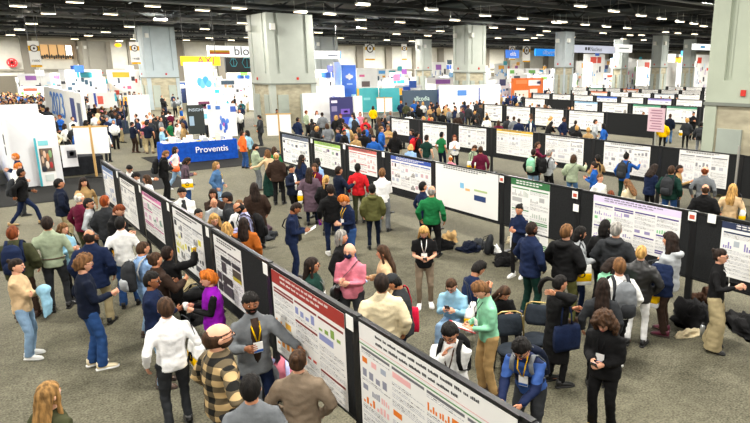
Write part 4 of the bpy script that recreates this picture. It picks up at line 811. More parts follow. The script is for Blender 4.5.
for x in range(14): mb.ball((11.8+x*.32, 120.3, 6.2+(x*7 % 5)*.05), (.16, .1, .32), 6, 5)
mb.slot = 2; mb.b2(15.15, 120.42, 6.5, 16.0, 120.5, 8.1)
struct('window_1', mb, [mat('emit', 'b08a5c', s=.7), mat('plain', '3a3630'), mat('emit', 'f4f0e0', s=1.6)])
# ---- roof steel
r = empty('roof_truss', (0, 0, 0)); tag(r, 'dark steel roof trusses and beams spanning the whole hall ceiling', 'roof truss')
dk = mat('plain', '1d1f22'); dk2 = mat('plain', '3a3f44')
for i in range(17):
    y = 6 + i*7.2; mb = MB(); 
    for z in (9.35, 10.9): mb.b2(-13, y-.14, z-.13, 174, y+.14, z+.13)
    x = -12.0; k = 0
    while x < 172:
        z0, z1 = (9.4, 10.85) if k % 2 == 0 else (10.85, 9.4)
        mb.tube([(x, y, z0), (x+2.4, y, z1)], .07, 4); x += 2.4; k += 1
    build('girder', mb, dk if i % 2 else dk2, r)
for i in range(26):
    x = -8 + i*7.0; mb = MB(); mb.b2(x-.1, 0, 10.2, x+.1, 121, 10.5); mb.b2(x+3.4, 0, 10.95, x+3.5, 121, 11.15); build('beam', mb, dk2 if i % 3 else dk, r)
for i, (x, z, rr) in enumerate(((6.5, 10.1, .45), (21, 10.1, .55), (36, 10.1, .5), (52, 10.1, .55), (75, 10.1, .5), (100, 10.1, .55))):
    mb = MB(); mb.tube([(x, 2, z), (x, 60, z), (x, 119, z)], rr, 14); 
    for k in range(20): mb.ring((x, 4+k*6, z), rr+.01, .035, 14, 4, 'Y')
    o = build('air_duct', mb, mat('metal', '4c5156'), smooth=True)
    tag(o, 'round grey air duct running under the roof, number %s from the left wall' % ['one', 'two', 'three', 'four', 'five', 'six'][i], 'air duct', 'roof air ducts')
    o['label'] = ['leftmost', 'second', 'third', 'fourth', 'fifth', 'farthest right'][i] + ' round grey air duct running under the dark roof'
for i, (y, z) in enumerate(((24, 9.0), (47, 8.95), (66, 9.0), (92, 9.0))):
    mb = MB(); mb.tube([(-13, y, z), (60, y, z), (170, y, z)], .09, 8); mb.tube([(-13, y+1.0, z+.2), (60, y+1, z+.2), (170, y+1, z+.2)], .05, 6)
    o = build('ceiling_pipe', mb, mat('metal', '8b8f92'), smooth=True); tag(o, ['nearest', 'second nearest', 'third nearest', 'farthest'][i] + ' pair of pale pipes crossing under the roof', 'pipe', 'pipes under the roof')
for x in (4, 24, 44, 64, 84, 104): lamp(x, 113, 8.9, LP*3, 3)  # added fill lamps, brightening the back wall and its signs
# ---- light fixtures
ORD = 'over the front aisle|over the left booths|over the middle aisles|over the far booths|over the far right boards'.split('|')
lf = MB(); lf.b2(-.52, -.2, -.02, .52, .2, .12); lf.tube([(-.5, 0, .15), (-.5, 0, .8)], .012, 4); lf.tube([(.5, 0, .15), (.5, 0, .8)], .012, 4); lfm = lf.mesh('fixture', False)
ld = MB(); ld.b2(-.48, -.17, -.05, .48, .17, -.02); ldm = ld.mesh('diffuser', False)
mfr = mat('metal', 'c9c9c4'); mdf = mat('emit', 'ffe9c4', s=5)
for x, y in LIGHTS:
    if y > 119 or x > 172: continue
    o = empty('ceiling_light', (x, y, 8.8))
    zone = 'over the left booths' if x < 14 and y > 25 else 'over the front aisle' if y < 25 and x < 40 else 'over the far right boards' if y < x*.75 else 'over the middle booths' if x < 60 else 'over the far booths'
    tag(o, 'bright rectangular ceiling light hanging under the dark roof ' + zone, 'ceiling light', 'ceiling lights ' + zone)
    inst('housing', lfm, [mfr], o); inst('diffuser', ldm, [mdf], o)
for i in range(7):
    for j in range(6):
        x = -4 + i*9.5; y = -4 + j*9.5; lamp(x, y, 9.2, LP)
for y in (25, 40, 55, 70): lamp(-9, y, 9.2, LP*1.6, 2)  # extra fill lamps, added to whiten the long numeral wall
for x, y in ((16, 62), (34, 62), (52, 62), (8, 80), (30, 80), (52, 80), (75, 60), (75, 35), (75, 85), (95, 50), (100, 75), (70, 12), (95, 25), (120, 60), (125, 90), (10, 102), (40, 102), (75, 108), (110, 108)): lamp(x, y, 9.0, LP*6, 3)

# ================================================================== stone and panel columns
COLS = []; OBST = []
def free(x, y, m=.35):
    return not any(a-m < x < c+m and b-m < y < d+m for a, b, c, d in COLS+OBST)
def column(label, x0, y0, w, top, ledge, tone='a4aaa2', doors=True):
    """square column: stone base up to the ledge, tall painted cladding with sunk grooves above"""
    o = empty('column', (x0+w/2, y0+w/2, 0)); h = w/2
    mb = MB(); mb.b2(-h+.06, -h+.06, 0, h-.06, h-.06, ledge-.05); build('stone_base', mb, mat('stone', 'a39c85'), o)
    mb = MB()
    for sx in (-1, 1):
        for sy in (-1, 1): mb.b2(sx*h, sy*h, 0, sx*(h-.113*w), sy*(h-.113*w), ledge)
    build('corner_pier', mb, mat('paint', tone), o)
    mb = MB(); mb.b2(-h, -h, ledge, h, h, ledge+.75); mb.b2(-h+.03*w, -h+.03*w, ledge+.74, h-.03*w, h-.03*w, top)
    gw = w*.07
    for s in (-1, 1):
        for a, b in ((-h, -h+w*.16), (-h+w*.16+gw, h-w*.16-gw), (h-w*.16, h)):
            mb.b2(a, s*h, ledge+.75, b, s*(h-.04*w), top); mb.b2(s*(h-.003), a+.003, ledge+.75, s*(h-.04*w), b-.003, top)
    build('cladding', mb, mat('paint', tone), o)
    mb = MB(); mb.b2(-h-.04, -h-.04, ledge-.09, h+.04, h+.04, ledge+.02); build('ledge', mb, mat('paint', '6f746c'), o)
    if doors:
        kk = w/3.7
        for k, (px, py) in enumerate(((-h, -.9*kk), (-h, .9*kk), (.9*kk, -h), (-.9*kk, -h))):
            mb = MB()
            if px == -h and k < 2: mb.b2(-h-.015, py-.42*kk, .25, -h+.08, py+.42*kk, ledge-.85)
            else: mb.b2(px-.42*kk, -h-.015, .25, px+.42*kk, -h+.08, ledge-.85)
            build('access_door', mb, mat('paint', '98a097'), o)
        for px, py in ((-h-.03, .55*kk), (.35*kk, -h-.03)):
            mb = MB(); mb.box((px, py, ledge+.35), (.16 if py < -h+.5 else .05, .05 if py < -h+.5 else .16, .2)); build('fire_alarm', mb, mat('gloss', 'c03028'), o)
    mb = MB(); mb.box((-h+.4, -h-.14, top-1.0), (.35, .26, .45)); mb.box((-h-.14, h-.5, top-1.0), (.26, .35, .45)); build('loudspeaker', mb, mat('plain', 'd8d8d2'), o)
    COLS.append((x0-.3, y0-.3, x0+w+.3, y0+w+.3)); tag(o, label, 'column'); return o
column('broad column with stone base filling the right edge behind the third board row', 19.9, 7.1, 3.7, 9.2, 3.35, 'a3ab9a')
column('wide pale column with stone base rising left of centre behind the aisle', 18.5, 44.9, 3.75, 8.5, 3.35)
column('blue grey column above the blue table, left of the hanging sign', 16.38, 73.24, 3.3, 8.9, 3.5, '9fabb0')  # bluish cast of the hall light put into this cladding tone
column('grey column nearest the back wall at the left', 16.12, 110.82, 3.9, 8.6, 3.4, '98958a')
column('pale grooved column at the middle of the far booths', 40.36, 47.54, 2.4, 8.7, 4.1)
column('slim distant column just left of the middle column', 53.73, 73.66, 1.7, 8.6, 4.2, 'a0a6a0')
column('slim distant column beside the bright blue hanging sign', 55.37, 47.80, 1.6, 8.6, 4.6, '9fa8ac')
column('slim distant column behind the grey hanging banner', 76.33, 54.97, 1.6, 8.6, 4.4, '9ba3a0')
column('distant column between the far signs, second from the right edge', 71.45, 45.35, 1.5, 8.6, 4.6, '9ba3a0')
column('narrow distant column closest to the broad right column', 84.10, 48.55, 1.3, 8.6, 4.6, '9ba3a0')
column('wide pale column partly hidden behind the wide stone based column', 37.91, 76.19, 3.4, 8.6, 3.4, '959c9c')

# ================================================================== poster boards and posters
BM = mat('board', '222324'); FM = mat('metal', '3a3b3d'); PW = mat('paper', 'ecebe8')
def board(X, ya, yb, label, group, z0=.72, z1=1.99, detail=True):
    """one free-standing black fabric board between two posts (faces -X)"""
    if ya > yb: ya, yb = yb, ya
    o = empty('poster_board', (X, (ya+yb)/2, 0)); h = (yb-ya)/2
    mb = MB(); mb.b2(-.022, -h+.03, z0+.03, .022, h-.03, z1-.03); build('fabric_panel', mb, BM, o)
    if detail:
        mb = MB(); mb.b2(-.03, -h+.03, z1-.035, .03, h-.03, z1); build('top_rail', mb, FM, o); mb = MB(); mb.b2(-.03, -h+.03, z0, .03, h-.03, z0+.035); build('bottom_rail', mb, FM, o)
    if True:
        for s in (-1, 1):
            mb = MB(); mb.b2(-.03, s*h, 0.03, .03, s*(h-.06), z1+.01); mb.b2(-.30, s*h, 0, .30, s*(h-.06), .035); build('post', mb, FM, o)
    tag(o, label, 'poster board', group); return o
INK = 'plain'
def poster(X, ya, yb, za, zb, hc, label, seed, cols=3, acc=None, pics=(), group=None, lines=True, title='dark', body='b0b0b4', hh=.12, lets=False, gs=.16):
    """printed sheet pinned on a board; u runs from the viewer's left (ya, the larger Y) to the right"""
    W = abs(ya-yb); Hh = zb-za; r = random.Random(seed)
    mb = MB(); mats = [mat('sheet', 'e4e3e0'), mat('paper', hc or 'efeeec'), mat('paper', '3a3a40'), mat('paper', acc or hc or '6a6a70'), mat('paper', 'a9abb2')]
    Y = lambda u: W/2 - u
    mb.b2(-.004, -W/2, -Hh/2, 0, W/2, Hh/2)
    def q(u0, v0, u1, v1, sl, e=.006): mb.slot = sl; mb.b2(-e, Y(u0), Hh/2-v0, -e+.0015, Y(u1), Hh/2-v1); mb.slot = 0
    H0 = hh*Hh
    if hc: q(.0, 0, W, H0, 1)
    tc = 0 if hc and title != 'dark' else 2
    for k in range(2):      # title words
        u = W*.14
        th = min(.03, H0*.2)
        while u < W*(.82-.15*k):
            for _ in range(r.randrange(3, 9)):
                l = th*r.uniform(.35, .6); q(u, H0*(.22+.36*k)-th*r.choice((0, .25)), u+l, H0*(.22+.36*k)+th*.7, tc, .0085); u += l+th*.25
                if u > W*.88 or not lets: break
            if not lets: q(u, H0*(.2+.34*k), min(u+.06, W*.88), H0*(.38+.34*k), tc, .0085); u += .06
            u += th*.8
    if lines:
        cw = (W-.04*(cols+1))/cols
        for c in range(cols):
            u0 = .04+c*(cw+.04); v = H0+.05; n = 0
            while v < Hh-.07:
                kind = r.random()
                if n == 0 or (acc and kind < .16):
                    q(u0, v, u0+cw, v+.028, 3); v += .042
                elif kind < .40 and Hh-v > .2:
                    g = min(gs, Hh-v-.05); m = r.choice((1, 2, 2, 3))
                    for i in range(m):
                        a = u0 + cw*i/m + .01; b = u0 + cw*(i+1)/m - .01
                        if pics: 
                            mats_i = 5 + r.randrange(len(pics)); 
                        else: mats_i = 4
                        if r.random() < .5:
                            for j in range(4): q(a+(b-a)*j/4, v+g*r.uniform(.1, .8), a+(b-a)*(j+.6)/4, v+g, mats_i)
                        else: q(a, v+.01, b*.6+a*.4, v+g*.7, mats_i)
                    v += g+.025
                else:
                    for j in range(r.choice((2, 3, 4))):
                        if v > Hh-.05: break
                        u = u0; e = u0+cw*(1 if j else r.uniform(.5, 1))
                        while u < e-.01:
                            l = r.uniform(.02, .07); q(u, v, min(u+l, e), v+.0065, 4 if r.random() < .75 else 2); u += l+.012
                        v += .0185
                    v += .02
                n += 1
    mats += [mat('paper', p) for p in pics]
    o = build('poster', mb, mats, None, (X-.026, (ya+yb)/2, (za+zb)/2)); tag(o, label, 'poster', group); return o
def card(X, y, z, label, mark=True):
    mb = MB(); mb.b2(-.004, -.075, -.08, 0, .075, .08); mb.slot = 1
    if mark: mb.b2(-.006, -.05, -.05, -.0045, .05, .03)
    o = build('number_card', mb, [mat('paper', 'f2f2ee'), mat('paper', 'c0503a')], None, (X-.032, y, z)); tag(o, label, 'card')

A, B_, C_ = 2.90, 9.97, 17.72
ja = [21.7, 19.35, 17.0, 14.62, 12.25, 9.85, 7.5, 5.2, 2.72, .35]
na = ['blue headed', 'plain white', 'pink headed', 'white four-figure', 'dark grey figure', 'red headed', 'large white chart', 'corner']
na = ['bare end', 'blue headed poster', 'tall plain poster', 'pink headed poster', 'yellow marked poster', 'dark tables poster', 'red headed poster', 'wide chart poster', 'last cut off poster']
for i in range(1, 9): board(A, ja[i], ja[i+1], 'black board of the front row carrying the ' + na[i], 'boards of the front row')
bd = 'front row'
poster(A, 19.2, 17.75, .90, 1.86, '6f8fc4', 'white poster with blue header, leftmost of the front row', 1, 2, None, ('8a98b8',))
poster(A, 16.9, 15.3, .80, 1.84, None, 'plain white poster, second of the front row', 2, 2, None, ('a0a0a4',))
poster(A, 14.55, 12.95, .98, 1.86, 'e07fb4', 'white poster with pink header on the front row', 3, 2, 'b04080', ('2f6f5a', 'c9a0b8'), hh=.09)
poster(A, 12.1, 10.3, .86, 1.93, None, 'white poster with small dark figures and a yellow mark', 4, 3, None, ('2c2c34', 'd8cf30', '505058'))
P5 = poster(A, 9.72, 8.5, .92, 1.90, None, 'lavender white poster with dark tables and yellow bar', 5, 2, '3a2a34', ('3a3038', '403848', 'b0a020'))
poster(A, 7.38, 5.43, .74, 1.93, '9c2a22', 'large white poster with dark red header and section bars', 6, 3, '7c1e1e', ('e0902c', 'e8b040', '7fa04a', 'd8a0b0', '8890c0', 'c04030'), title='w', hh=.15, lets=True, gs=.13)
LASTP = poster(A, 5.12, 2.80, .74, 1.95, None, 'widest white poster with green line and small charts, lower right', 7, 4, None, ('e07820', '8a8c9c', 'e8b0b0', 'a0a8b8'), lets=True, gs=.10, hh=.17)
def rules(o, W, H_, items, X):
    for n_, (u0, v0, u1, v1, c) in enumerate(items):
        m = MB(); m.b2(-.011, W/2-u0*W, H_/2-v0*H_, -.0095, W/2-u1*W, H_/2-v1*H_); build('printed_rule' if abs(v1-v0) < .03 else 'printed_table', m, mat('paper', c), o)
rules(LASTP, 2.32, 1.21, ((.005, .178, .995, .188, '4f8a4a'), (.005, .145, .995, .150, 'd8a0a0')), A)
rules(P5, 1.22, .98, ((.25, .28, .62, .36, '2e2a30'), (.66, .28, .95, .36, '38323a'), (.25, .38, .42, .56, '433c44'), (.66, .38, .95, .5, '4a4038'), (.66, .5, .95, .56, 'b8a828'), (.25, .60, .62, .72, '3a3238'), (.25, .75, .62, .93, '48404a'), (.05, .60, .22, .74, '4a3e48'), (.05, .78, .22, .93, '3e363e')), A)
poster(A, 2.66, .60, .74, 1.93, None, 'cut off white poster at the bottom edge', 8, 3, None, ('806858',))
for k, y in enumerate((16.9, 14.5, 12.2, 9.85, 7.45, 5.2)): card(A-.03, y+.05, 1.90, ['first', 'second', 'third', 'fourth', 'fifth', 'sixth'][k] + ' small white number card along the front row, counted from the far left end', False)
card(A-.03, 7.50, 1.15, 'small white card with red mark left of the red headed poster')
jb = [23.55, 20.7, 18.2, 15.75, 13.2, 10.42, 8.05, 5.4, 3.0, .6]
nb = ['scattered figure poster', 'green headed small poster', 'pink red headed poster', 'blue headed poster', 'large blank white poster', 'dark green headed tall poster', 'purple headed poster', 'navy headed poster', 'nothing in view']
for i in range(9): board(B_, jb[i], jb[i+1], 'black board of the second row carrying the ' + nb[i] if i < 8 else 'black board of the second row nearest the camera', 'boards of the second row')
poster(B_, 23.3, 20.95, .80, 1.92, '5a6478', 'white poster with scattered dark figures, leftmost of second row', 11, 3, None, ('303440', '404450', '9098a8'))
poster(B_, 20.45, 18.5, 1.0, 1.90, '9cc45a', 'white poster with light green header on second row', 12, 3, None, ('5a4a6a', '90a890'))
poster(B_, 17.9, 16.15, 1.12, 1.93, 'c8645c', 'white poster with pinkish red header behind the red sweater', 13, 3, 'b85050', ('d8b0b0', 'c8a0a0'))
poster(B_, 15.33, 13.3, .96, 1.92, '2a4aa0', 'white poster with blue header in the middle of second row', 14, 4, None, ('c0a0a8', '302028', 'a8b0c0'), title='w')
o = poster(B_, 13.08, 10.55, .80, 1.97, None, 'large nearly blank crumpled white poster with small logos', 15, 1, None, lines=False)
mb = MB()
def dec(X, ya, za, yb, zb, c, nm, label, cat, e=.036):
    m = MB(); m.b2(-.001, ya, za, .001, yb, zb); x = build(nm, m, mat('paper', c), None, (X-e, 0, 0)); return x
for (ya, yb, za, zb, c) in ((12.02, 11.86, 1.42, 1.56, '7db8dc'), (11.80, 11.62, 1.38, 1.44, 'e8b070'), (11.45, 10.95, 1.42, 1.47, 'b0c48a'), (11.45, 11.0, 1.18, 1.32, '1f3a6c')):
    m = MB(); m.b2(-.003, ya-11.815, za-1.385, -.001, yb-11.815, zb-1.385); p = build('printed_logo', m, mat('paper', c), o, (-.006, 0, 0))
poster(B_, 10.10, 8.87, .22, 1.96, '2c6b3c', 'tall white poster with dark green header on second row', 16, 2, '4f8a5a', ('b0b8b0', 'a8a8a8'), title='w', hh=.09)
poster(B_, 7.65, 5.65, .97, 1.94, 'd8cce8', 'white poster with pale purple header on second row', 17, 4, '4b3a80', ('7fc08a', 'b8a8d0', '9088b0'), hh=.13, lets=True, gs=.10)
poster(B_, 4.87, 3.05, .95, 1.92, '24304f', 'white poster with navy header near the right edge', 18, 3, None, ('8078b0', 'a8b0b8'), title='w')
poster(B_, 2.9, 1.0, .95, 1.92, None, 'white poster beyond the right edge of the second row', 19, 3)
for k, (y, z) in enumerate(((20.6, 1.88), (18.15, 1.9), (15.7, 1.9), (10.4, 1.88), (8.12, 1.86), (8.08, 1.58), (5.42, 1.9), (5.05, 1.93))):
    card(B_-.03, y, z, 'small white card on the second row, ' + ['left of the light green header', 'left of the pinkish red header', 'left of the blue header', 'left of the dark green header', 'upper one left of the purple header', 'lower one left of the purple header', 'right of the purple header', 'left of the navy header'][k], k in (3, 4, 6))
jc = [27.3, 24.6, 22.0, 19.25, 16.45, 13.75, 11.0, 8.3, 5.8, 3.2]
nc = ['half poster at its far end', 'poster with a pale grey chart', 'wide plain poster', 'yellow headed poster', 'poster behind the sage cardigan', 'poster with three dots', 'poster with the small caption', 'nothing, beside the stone column', 'nothing, outside the right edge']
for i in range(9): board(C_, jc[i], jc[i+1], 'black board of the third row carrying the ' + nc[i] if i < 7 else 'bare black board of the third row ' + ('below the stone column' if i == 7 else 'at the right edge'), 'boards of the third row')
pc = [(27.1, 25.5, 1.1, 1.9, None), (24.29, 22.4, .8, 1.85, None), (21.48, 19.6, .95, 1.91, None), (18.92, 16.8, .93, 1.97, 'e0b030'), (16.1, 14.2, .95, 1.93, None), (13.27, 11.38, .88, 1.93, None), (10.31, 8.68, .9, 1.95, None)]
lc = ['small white poster leftmost of the third row', 'white poster with grey chart on the third row', 'wide plain white poster on the third row', 'white poster with yellow header on the third row', 'white poster pointed at by the sage cardigan', 'white poster with black dots on the third row', 'white poster with small caption beside the stone column']
for i, (a, b, c, d, hc) in enumerate(pc): poster(C_, a, b, c, d, hc, lc[i], 30+i, 3, None, ('c8c4cc', '8a8a90', 'b8b8c0'), hh=.08)
# fourth row and the rows beyond it
D = 29.33
FR = []
def far_row(X, segs, rowname, seed, z1=1.98, det=True):
    r = random.Random(seed); n = 0
    words = 'white poster|pale blue headed poster|green headed poster|purple headed poster|orange headed poster|blue headed poster|grey headed poster'.split('|'); cc = [None, '8fb8d8', '3f8a6a', '8a80c8', 'd07040', '2f62c0', '9aa0a8']
    for (a, b, k) in segs:
        nm = ORDN[n]; n += 1
        if not free(X, (a+b)/2, 1.4): continue
        FR.append((X-.25, min(a, b), X+.25, max(a, b)))
        board(X, a, b, '%s black board from the left of the %s' % (nm, rowname), 'boards of the ' + rowname, detail=det)
        if k >= 0:
            m = .25 if k != 9 else .1
            kk = k % 7
            poster(X, a-m, b+m, .85, 1.92, cc[kk], '%s on the %s board from the left, %s' % (words[kk], nm, rowname), seed*10+n, 2, None, ('b8b8c0', '909098'), hh=.13)
ORDN = 'first second third fourth fifth sixth seventh eighth ninth tenth eleventh twelfth thirteenth fourteenth'.split()
far_row(D, [(32.9, 30.6, 0), (30.6, 27.9, 0), (27.9, 25.0, 0), (25.0, 21.9, 0), (21.9, 18.7, -1), ], 'fourth row', 5)
far_row(38.2, [(37.5-2.75*i, 34.75-2.75*i, k) for i, k in enumerate((0, -1, 1, 0, 2, 2, 0, 3, 0))], 'fifth row', 6)
far_row(46.5, [(44.5-2.75*i, 41.75-2.75*i, k) for i, k in enumerate((6, 0, 0, 5, 0, 3, 0, 0, 0))], 'sixth row', 7)
far_row(56, [(50-2.75*i, 47.25-2.75*i, k) for i, k in enumerate((0, 0, 4, 0, 0, 6, 0, 0, 0, 0))], 'seventh row', 8, det=False)
far_row(66, [(55.5-2.75*i, 52.75-2.75*i, k) for i, k in enumerate((0, 2, 0, 4, 0, 0, 0, 0, 1, 0, 0, 0))], 'eighth row', 9, det=False)
far_row(78, [(62-2.75*i, 59.25-2.75*i, k) for i, k in enumerate((0, 0, 4, 0, 0, 0, 0, 6, 0, 0, 0, 0, 0))], 'ninth row', 10, det=False)
# pink sign on a white pole
o = empty('sign_stand', (22.9, 14.55, 0)); mb = MB(); mb.tube([(0, 0, 0), (0, 0, 2.0)], .03, 8); mb.tube([(0, 0, 0), (0, 0, .03)], .25, 16); build('pole', mb, mat('metal', 'd8d8d4'), o)
mb = MB(); mb.b2(-.03, -.40, 1.85, .0, .40, 2.85); mb.slot = 1
for k in range(8): mb.b2(-.034, -.3+.04*(k % 2), 1.95+k*.11, -.031, .3-.05*(k % 3), 1.99+k*.11)
build('sign_panel', mb, [mat('paper', 'd9b8c4'), mat('paper', '9c6a80')], o, rz=0); tag(o, 'pink sign with fine print on a white pole by the fourth row', 'sign'); o.rotation_euler = (0, 0, .0)
o = empty('barrier_post', (16.95, 8.05, 0)); mb = MB(); mb.tube([(0, 0, 0), (0, 0, 2.35)], .035, 8); build('pole', mb, mat('metal', 'c8c8c4'), o); mb = MB(); mb.tube([(0, 0, 0), (0, 0, .03)], .22, 16); build('foot', mb, mat('metal', '808080'), o); tag(o, 'thin white metal post in front of the stone column at right edge', 'post')

# ================================================================== booths
WH = mat('paint', 'dededc'); WH2 = mat('paint', 'dcdde0')
def panel(name, Y, q, d, col, label, cat, text=None, tcol='white2', tsize=None, tz=.5, tx=.5, extra=None, face=-1, parent=None, kind='paint'):
    """upright flat-faced box whose front faces -Y. q = x0, z0, x1, z1"""
    x0, z0, x1, z1 = q; o = empty(name, ((x0+x1)/2, Y, 0)) if label else parent
    mb = MB(); cx = (x0+x1)/2; w = (x1-x0)/2
    mb.b2(-w, 0, z0, w, d, z1); build('panel_body', mb, mat('emit', col, s=.45) if z0 > 4.5 and name == 'hanging_sign' else mat(kind, col), o); OBST.append((x0-.1, Y-.2, x1+.1, Y+d+.2))  # hanging signs get an added glow, since the lamps light them poorly
    if z0 > 3.4:
        for s in (-.8, .8): m = MB(); m.tube([(s*w, d/2, z1), (s*w, d/2, 9.3)], .02, 4); build('hanging_cable', m, mat('metal', '505050'), o)
    for n_, (a, b, c, e, cc, *rd) in enumerate(extra or ()):
        m = MB()
        if rd: m.ball((-w+w*(a+c), -.002*n_, z0+(z1-z0)*(b+e)/2), (w*(c-a), .012, (z1-z0)*(e-b)/2), 18, 8)
        else: m.b2(-w+2*w*a, -.012, z0+(z1-z0)*b, -w+2*w*c, .0, z0+(z1-z0)*e)
        build('printed_area', m, mat('paper', cc), o)
    if text:
        cu = bpy.data.curves.new('t', 'FONT'); cu.body = text; cu.size = tsize or (z1-z0)*.7; cu.align_x = 'CENTER'; cu.align_y = 'CENTER'; cu.extrude = .006
        t = bpy.data.objects.new('t', cu); COL.objects.link(t); me = bpy.data.meshes.new_from_object(t.evaluated_get(bpy.context.evaluated_depsgraph_get())); bpy.data.objects.remove(t)
        tt = link('lettering', me, (), o, (-w+2*w*tx, -.03, z0+(z1-z0)*tz)); tt.rotation_euler = (PI/2, 0, 0); me.materials.clear(); me.materials.append(mat('paper', tcol))
    if label: tag(o, label, cat)
    return o
# --- left booth with the teal banner
o = empty('exhibit_booth', (1.6, 30, 0)); tag(o, 'white walled booth at the left edge with teal edged banner', 'booth')
m = MB(); m.b2(-.35, -1.7, 0, 1.25, -1.6, 2.55); build('front_wall', m, WH2, o)
m = MB(); m.b2(-.45, -2.6, 0, -.35, 4, 2.75); m.slot = 1; m.b2(-.47, -2.3, 1.75, -.452, -1.9, 2.1); m.b2(-.47, -2.25, 1.35, -.452, -1.95, 1.65); build('side_wall', m, [WH, mat('paper', '303034')], o)
m = MB(); m.b2(-1.6, 3.9, 0, 1.25, 4, 2.9); build('back_wall', m, WH, o)
m = MB(); m.b2(-.45, -1.7, 2.55, 1.25, -.9, 2.66); build('top_shelf', m, WH, o)
m = MB(); m.b2(1.15, -1.6, 0, 1.25, 4, 2.5); build('right_wall', m, WH, o)
panel('banner', 28.1, (2.05, 0.00, 2.61, 1.89), .03, 'e9e7e4', 'printed banner with teal edge and crowd photograph on left booth', 'banner', extra=((0, 0, .13, 1, '3fa8b8'), (.22, .84, .8, .94, '7cc4cc'), (.22, .30, .97, .78, '5a4c44'), (.26, .46, .44, .64, 'c8a890', 1), (.40, .58, .58, .74, 'd8b8a0', 1), (.56, .5, .74, .68, 'b8744a', 1), (.72, .58, .92, .74, '7a9a6a', 1), (.70, .36, .9, .5, 'a02c2c', 1), (.48, .36, .68, .52, 'e0d0c0', 1), (.22, .30, .52, .42, '1c2230', 1), (.30, .64, .42, .76, '8a6a50', 1), (.35, .1, .85, .24, 'c8d0cc')))
def table(name, x0, y0, x1, y1, h, col, label, cat='table', cloth=True):
    o = empty(name, ((x0+x1)/2, (y0+y1)/2, 0)); w, d = (x1-x0)/2, (y1-y0)/2
    m = MB(); n = 40; pr = []
    for i in range(n):          # cloth skirt with soft folds
        t = i/n*4; sd = int(t); f = t-sd
        P0 = [(-w, -d), (w, -d), (w, d), (-w, d)]; a, b = P0[sd], P0[(sd+1) % 4]; pr.append((a[0]+(b[0]-a[0])*f, a[1]+(b[1]-a[1])*f, i))
    vs = []; 
    for z, e in ((.01, .055), (.3, .035), (h-.05, .012), (h, 0)):
        for (x, y, i) in pr:
            k = 1 + e*(.4+.6*math.sin(i*2.1)); vs.append((x*k if abs(x) < w*.99 else x+math.copysign(e*(.6+.5*math.sin(i*1.7)), x), y+math.copysign(e*(.6+.5*math.sin(i*1.7)), y) if abs(y) > d*.99 else y, z))
    fs = [(r_*n+i, r_*n+(i+1) % n, (r_+1)*n+(i+1) % n, (r_+1)*n+i) for r_ in range(3) for i in range(n)]
    m.add(vs, fs); build('tablecloth', m, mat('cloth', col), o)
    m = MB(); m.b2(-w, -d, h-.03, w, d, h); build('tabletop', m, mat('cloth', col), o)
    OBST.append((x0, y0, x1, y1)); tag(o, label, cat); return o
tb = table('exhibit_table', 7.25, 30.9, 10.75, 32.0, .98, '1649a8', 'long table under bright blue cloth with white lettering')
cu = bpy.data.curves.new('t', 'FONT'); cu.body = 'Proventis'; cu.size = .42; cu.align_x = 'CENTER'; cu.align_y = 'CENTER'; cu.extrude = .004
t = bpy.data.objects.new('t', cu); COL.objects.link(t); me = bpy.data.meshes.new_from_object(t.evaluated_get(bpy.context.evaluated_depsgraph_get())); bpy.data.objects.remove(t)
me.materials.clear(); me.materials.append(mat('paper', 'white2')); tt = link('lettering', me, (), tb, (.45, -.66, .58)); tt.rotation_euler = (PI/2, 0, 0)
table('exhibit_table', -.6, 29.2, .75, 33.2, .9, '1d55b0', 'blue clothed table inside the left booth')
rr = random.Random(5)
lab = ['white leaflet stack', 'pale box', 'open brochure', 'small white carton', 'folded flyer pile', 'yellow notebook', 'grey tray']
for i in range(22):
    x = 7.42+3.2*(i % 11)/10.5; y = 31.05+.38*(i//11)+rr.uniform(-.04, .04); k = i % 7; m = MB(); hh = (.06, .30, .02, .22, .08, .05, .16)[k]
    m.box((0, 0, hh/2), (.24, .19, hh), rz=rr.uniform(-.5, .5)); m.slot = 1; m.box((0, 0, hh+.002), (.12, .09, .004), rz=.1)
    tag(build(['leaflet_stack', 'box', 'brochure', 'carton', 'flyer_pile', 'notebook', 'tray'][k], m, [mat('paper', ('f0f0ee', 'e8e0d0', 'f4f4f4', 'eeeeee', 'dfe6ea', 'e6d060', 'b0b4b8')[k]), mat('paper', ('9ab0d0', 'c08050', '7fb08a', '5a6a90', 'd8b0a0', '404040', 'e8e8e8')[k])], None, (x, y, .982)), lab[k] + (' at the front of the blue table, ' if i < 11 else ' on the middle of the blue table, ' if i < 22 else ' at the back of the blue table, ') + ['leftmost', 'far left', 'left', 'left of middle', 'near the middle', 'middle', 'right of middle', 'right', 'far right', 'almost at the right end', 'rightmost'][i % 11], 'leaflet', 'things on the blue table')
panel('display_screen', 34.2, (9.40, 1.02, 10.25, 2.57), .12, '2c332f', 'dark upright display screen with pale heading behind blue table', 'screen', text='INSIGHT', tcol='c8d8e4', tsize=.22, tz=.83, tx=.55, extra=((.08, .3, .36, .62, '9fb8cc'),))
panel('graphic_wall', 34.4, (10.52, 0.74, 12.05, 2.56), .15, 'f0f0f0', 'white booth wall with blue splash graphic behind blue table', 'booth wall', extra=((.0, .86, .12, .98, '2f78d0'), (.28, .84, .44, .95, '4a78c0'), (.8, .75, 1, .92, '3a60b8'), (.36, .2, .46, .42, '3a70d0', 1), (.43, .35, .6, .58, '4a78d0', 1), (.54, .2, .66, .44, '3060c8', 1), (.48, .32, .56, .46, 'b060b0', 1), (.6, .40, .72, .56, '5a8ad8', 1), (.40, .5, .48, .66, '6a8ed8', 1), (.5, .12, .58, .24, '3f68c8', 1)))
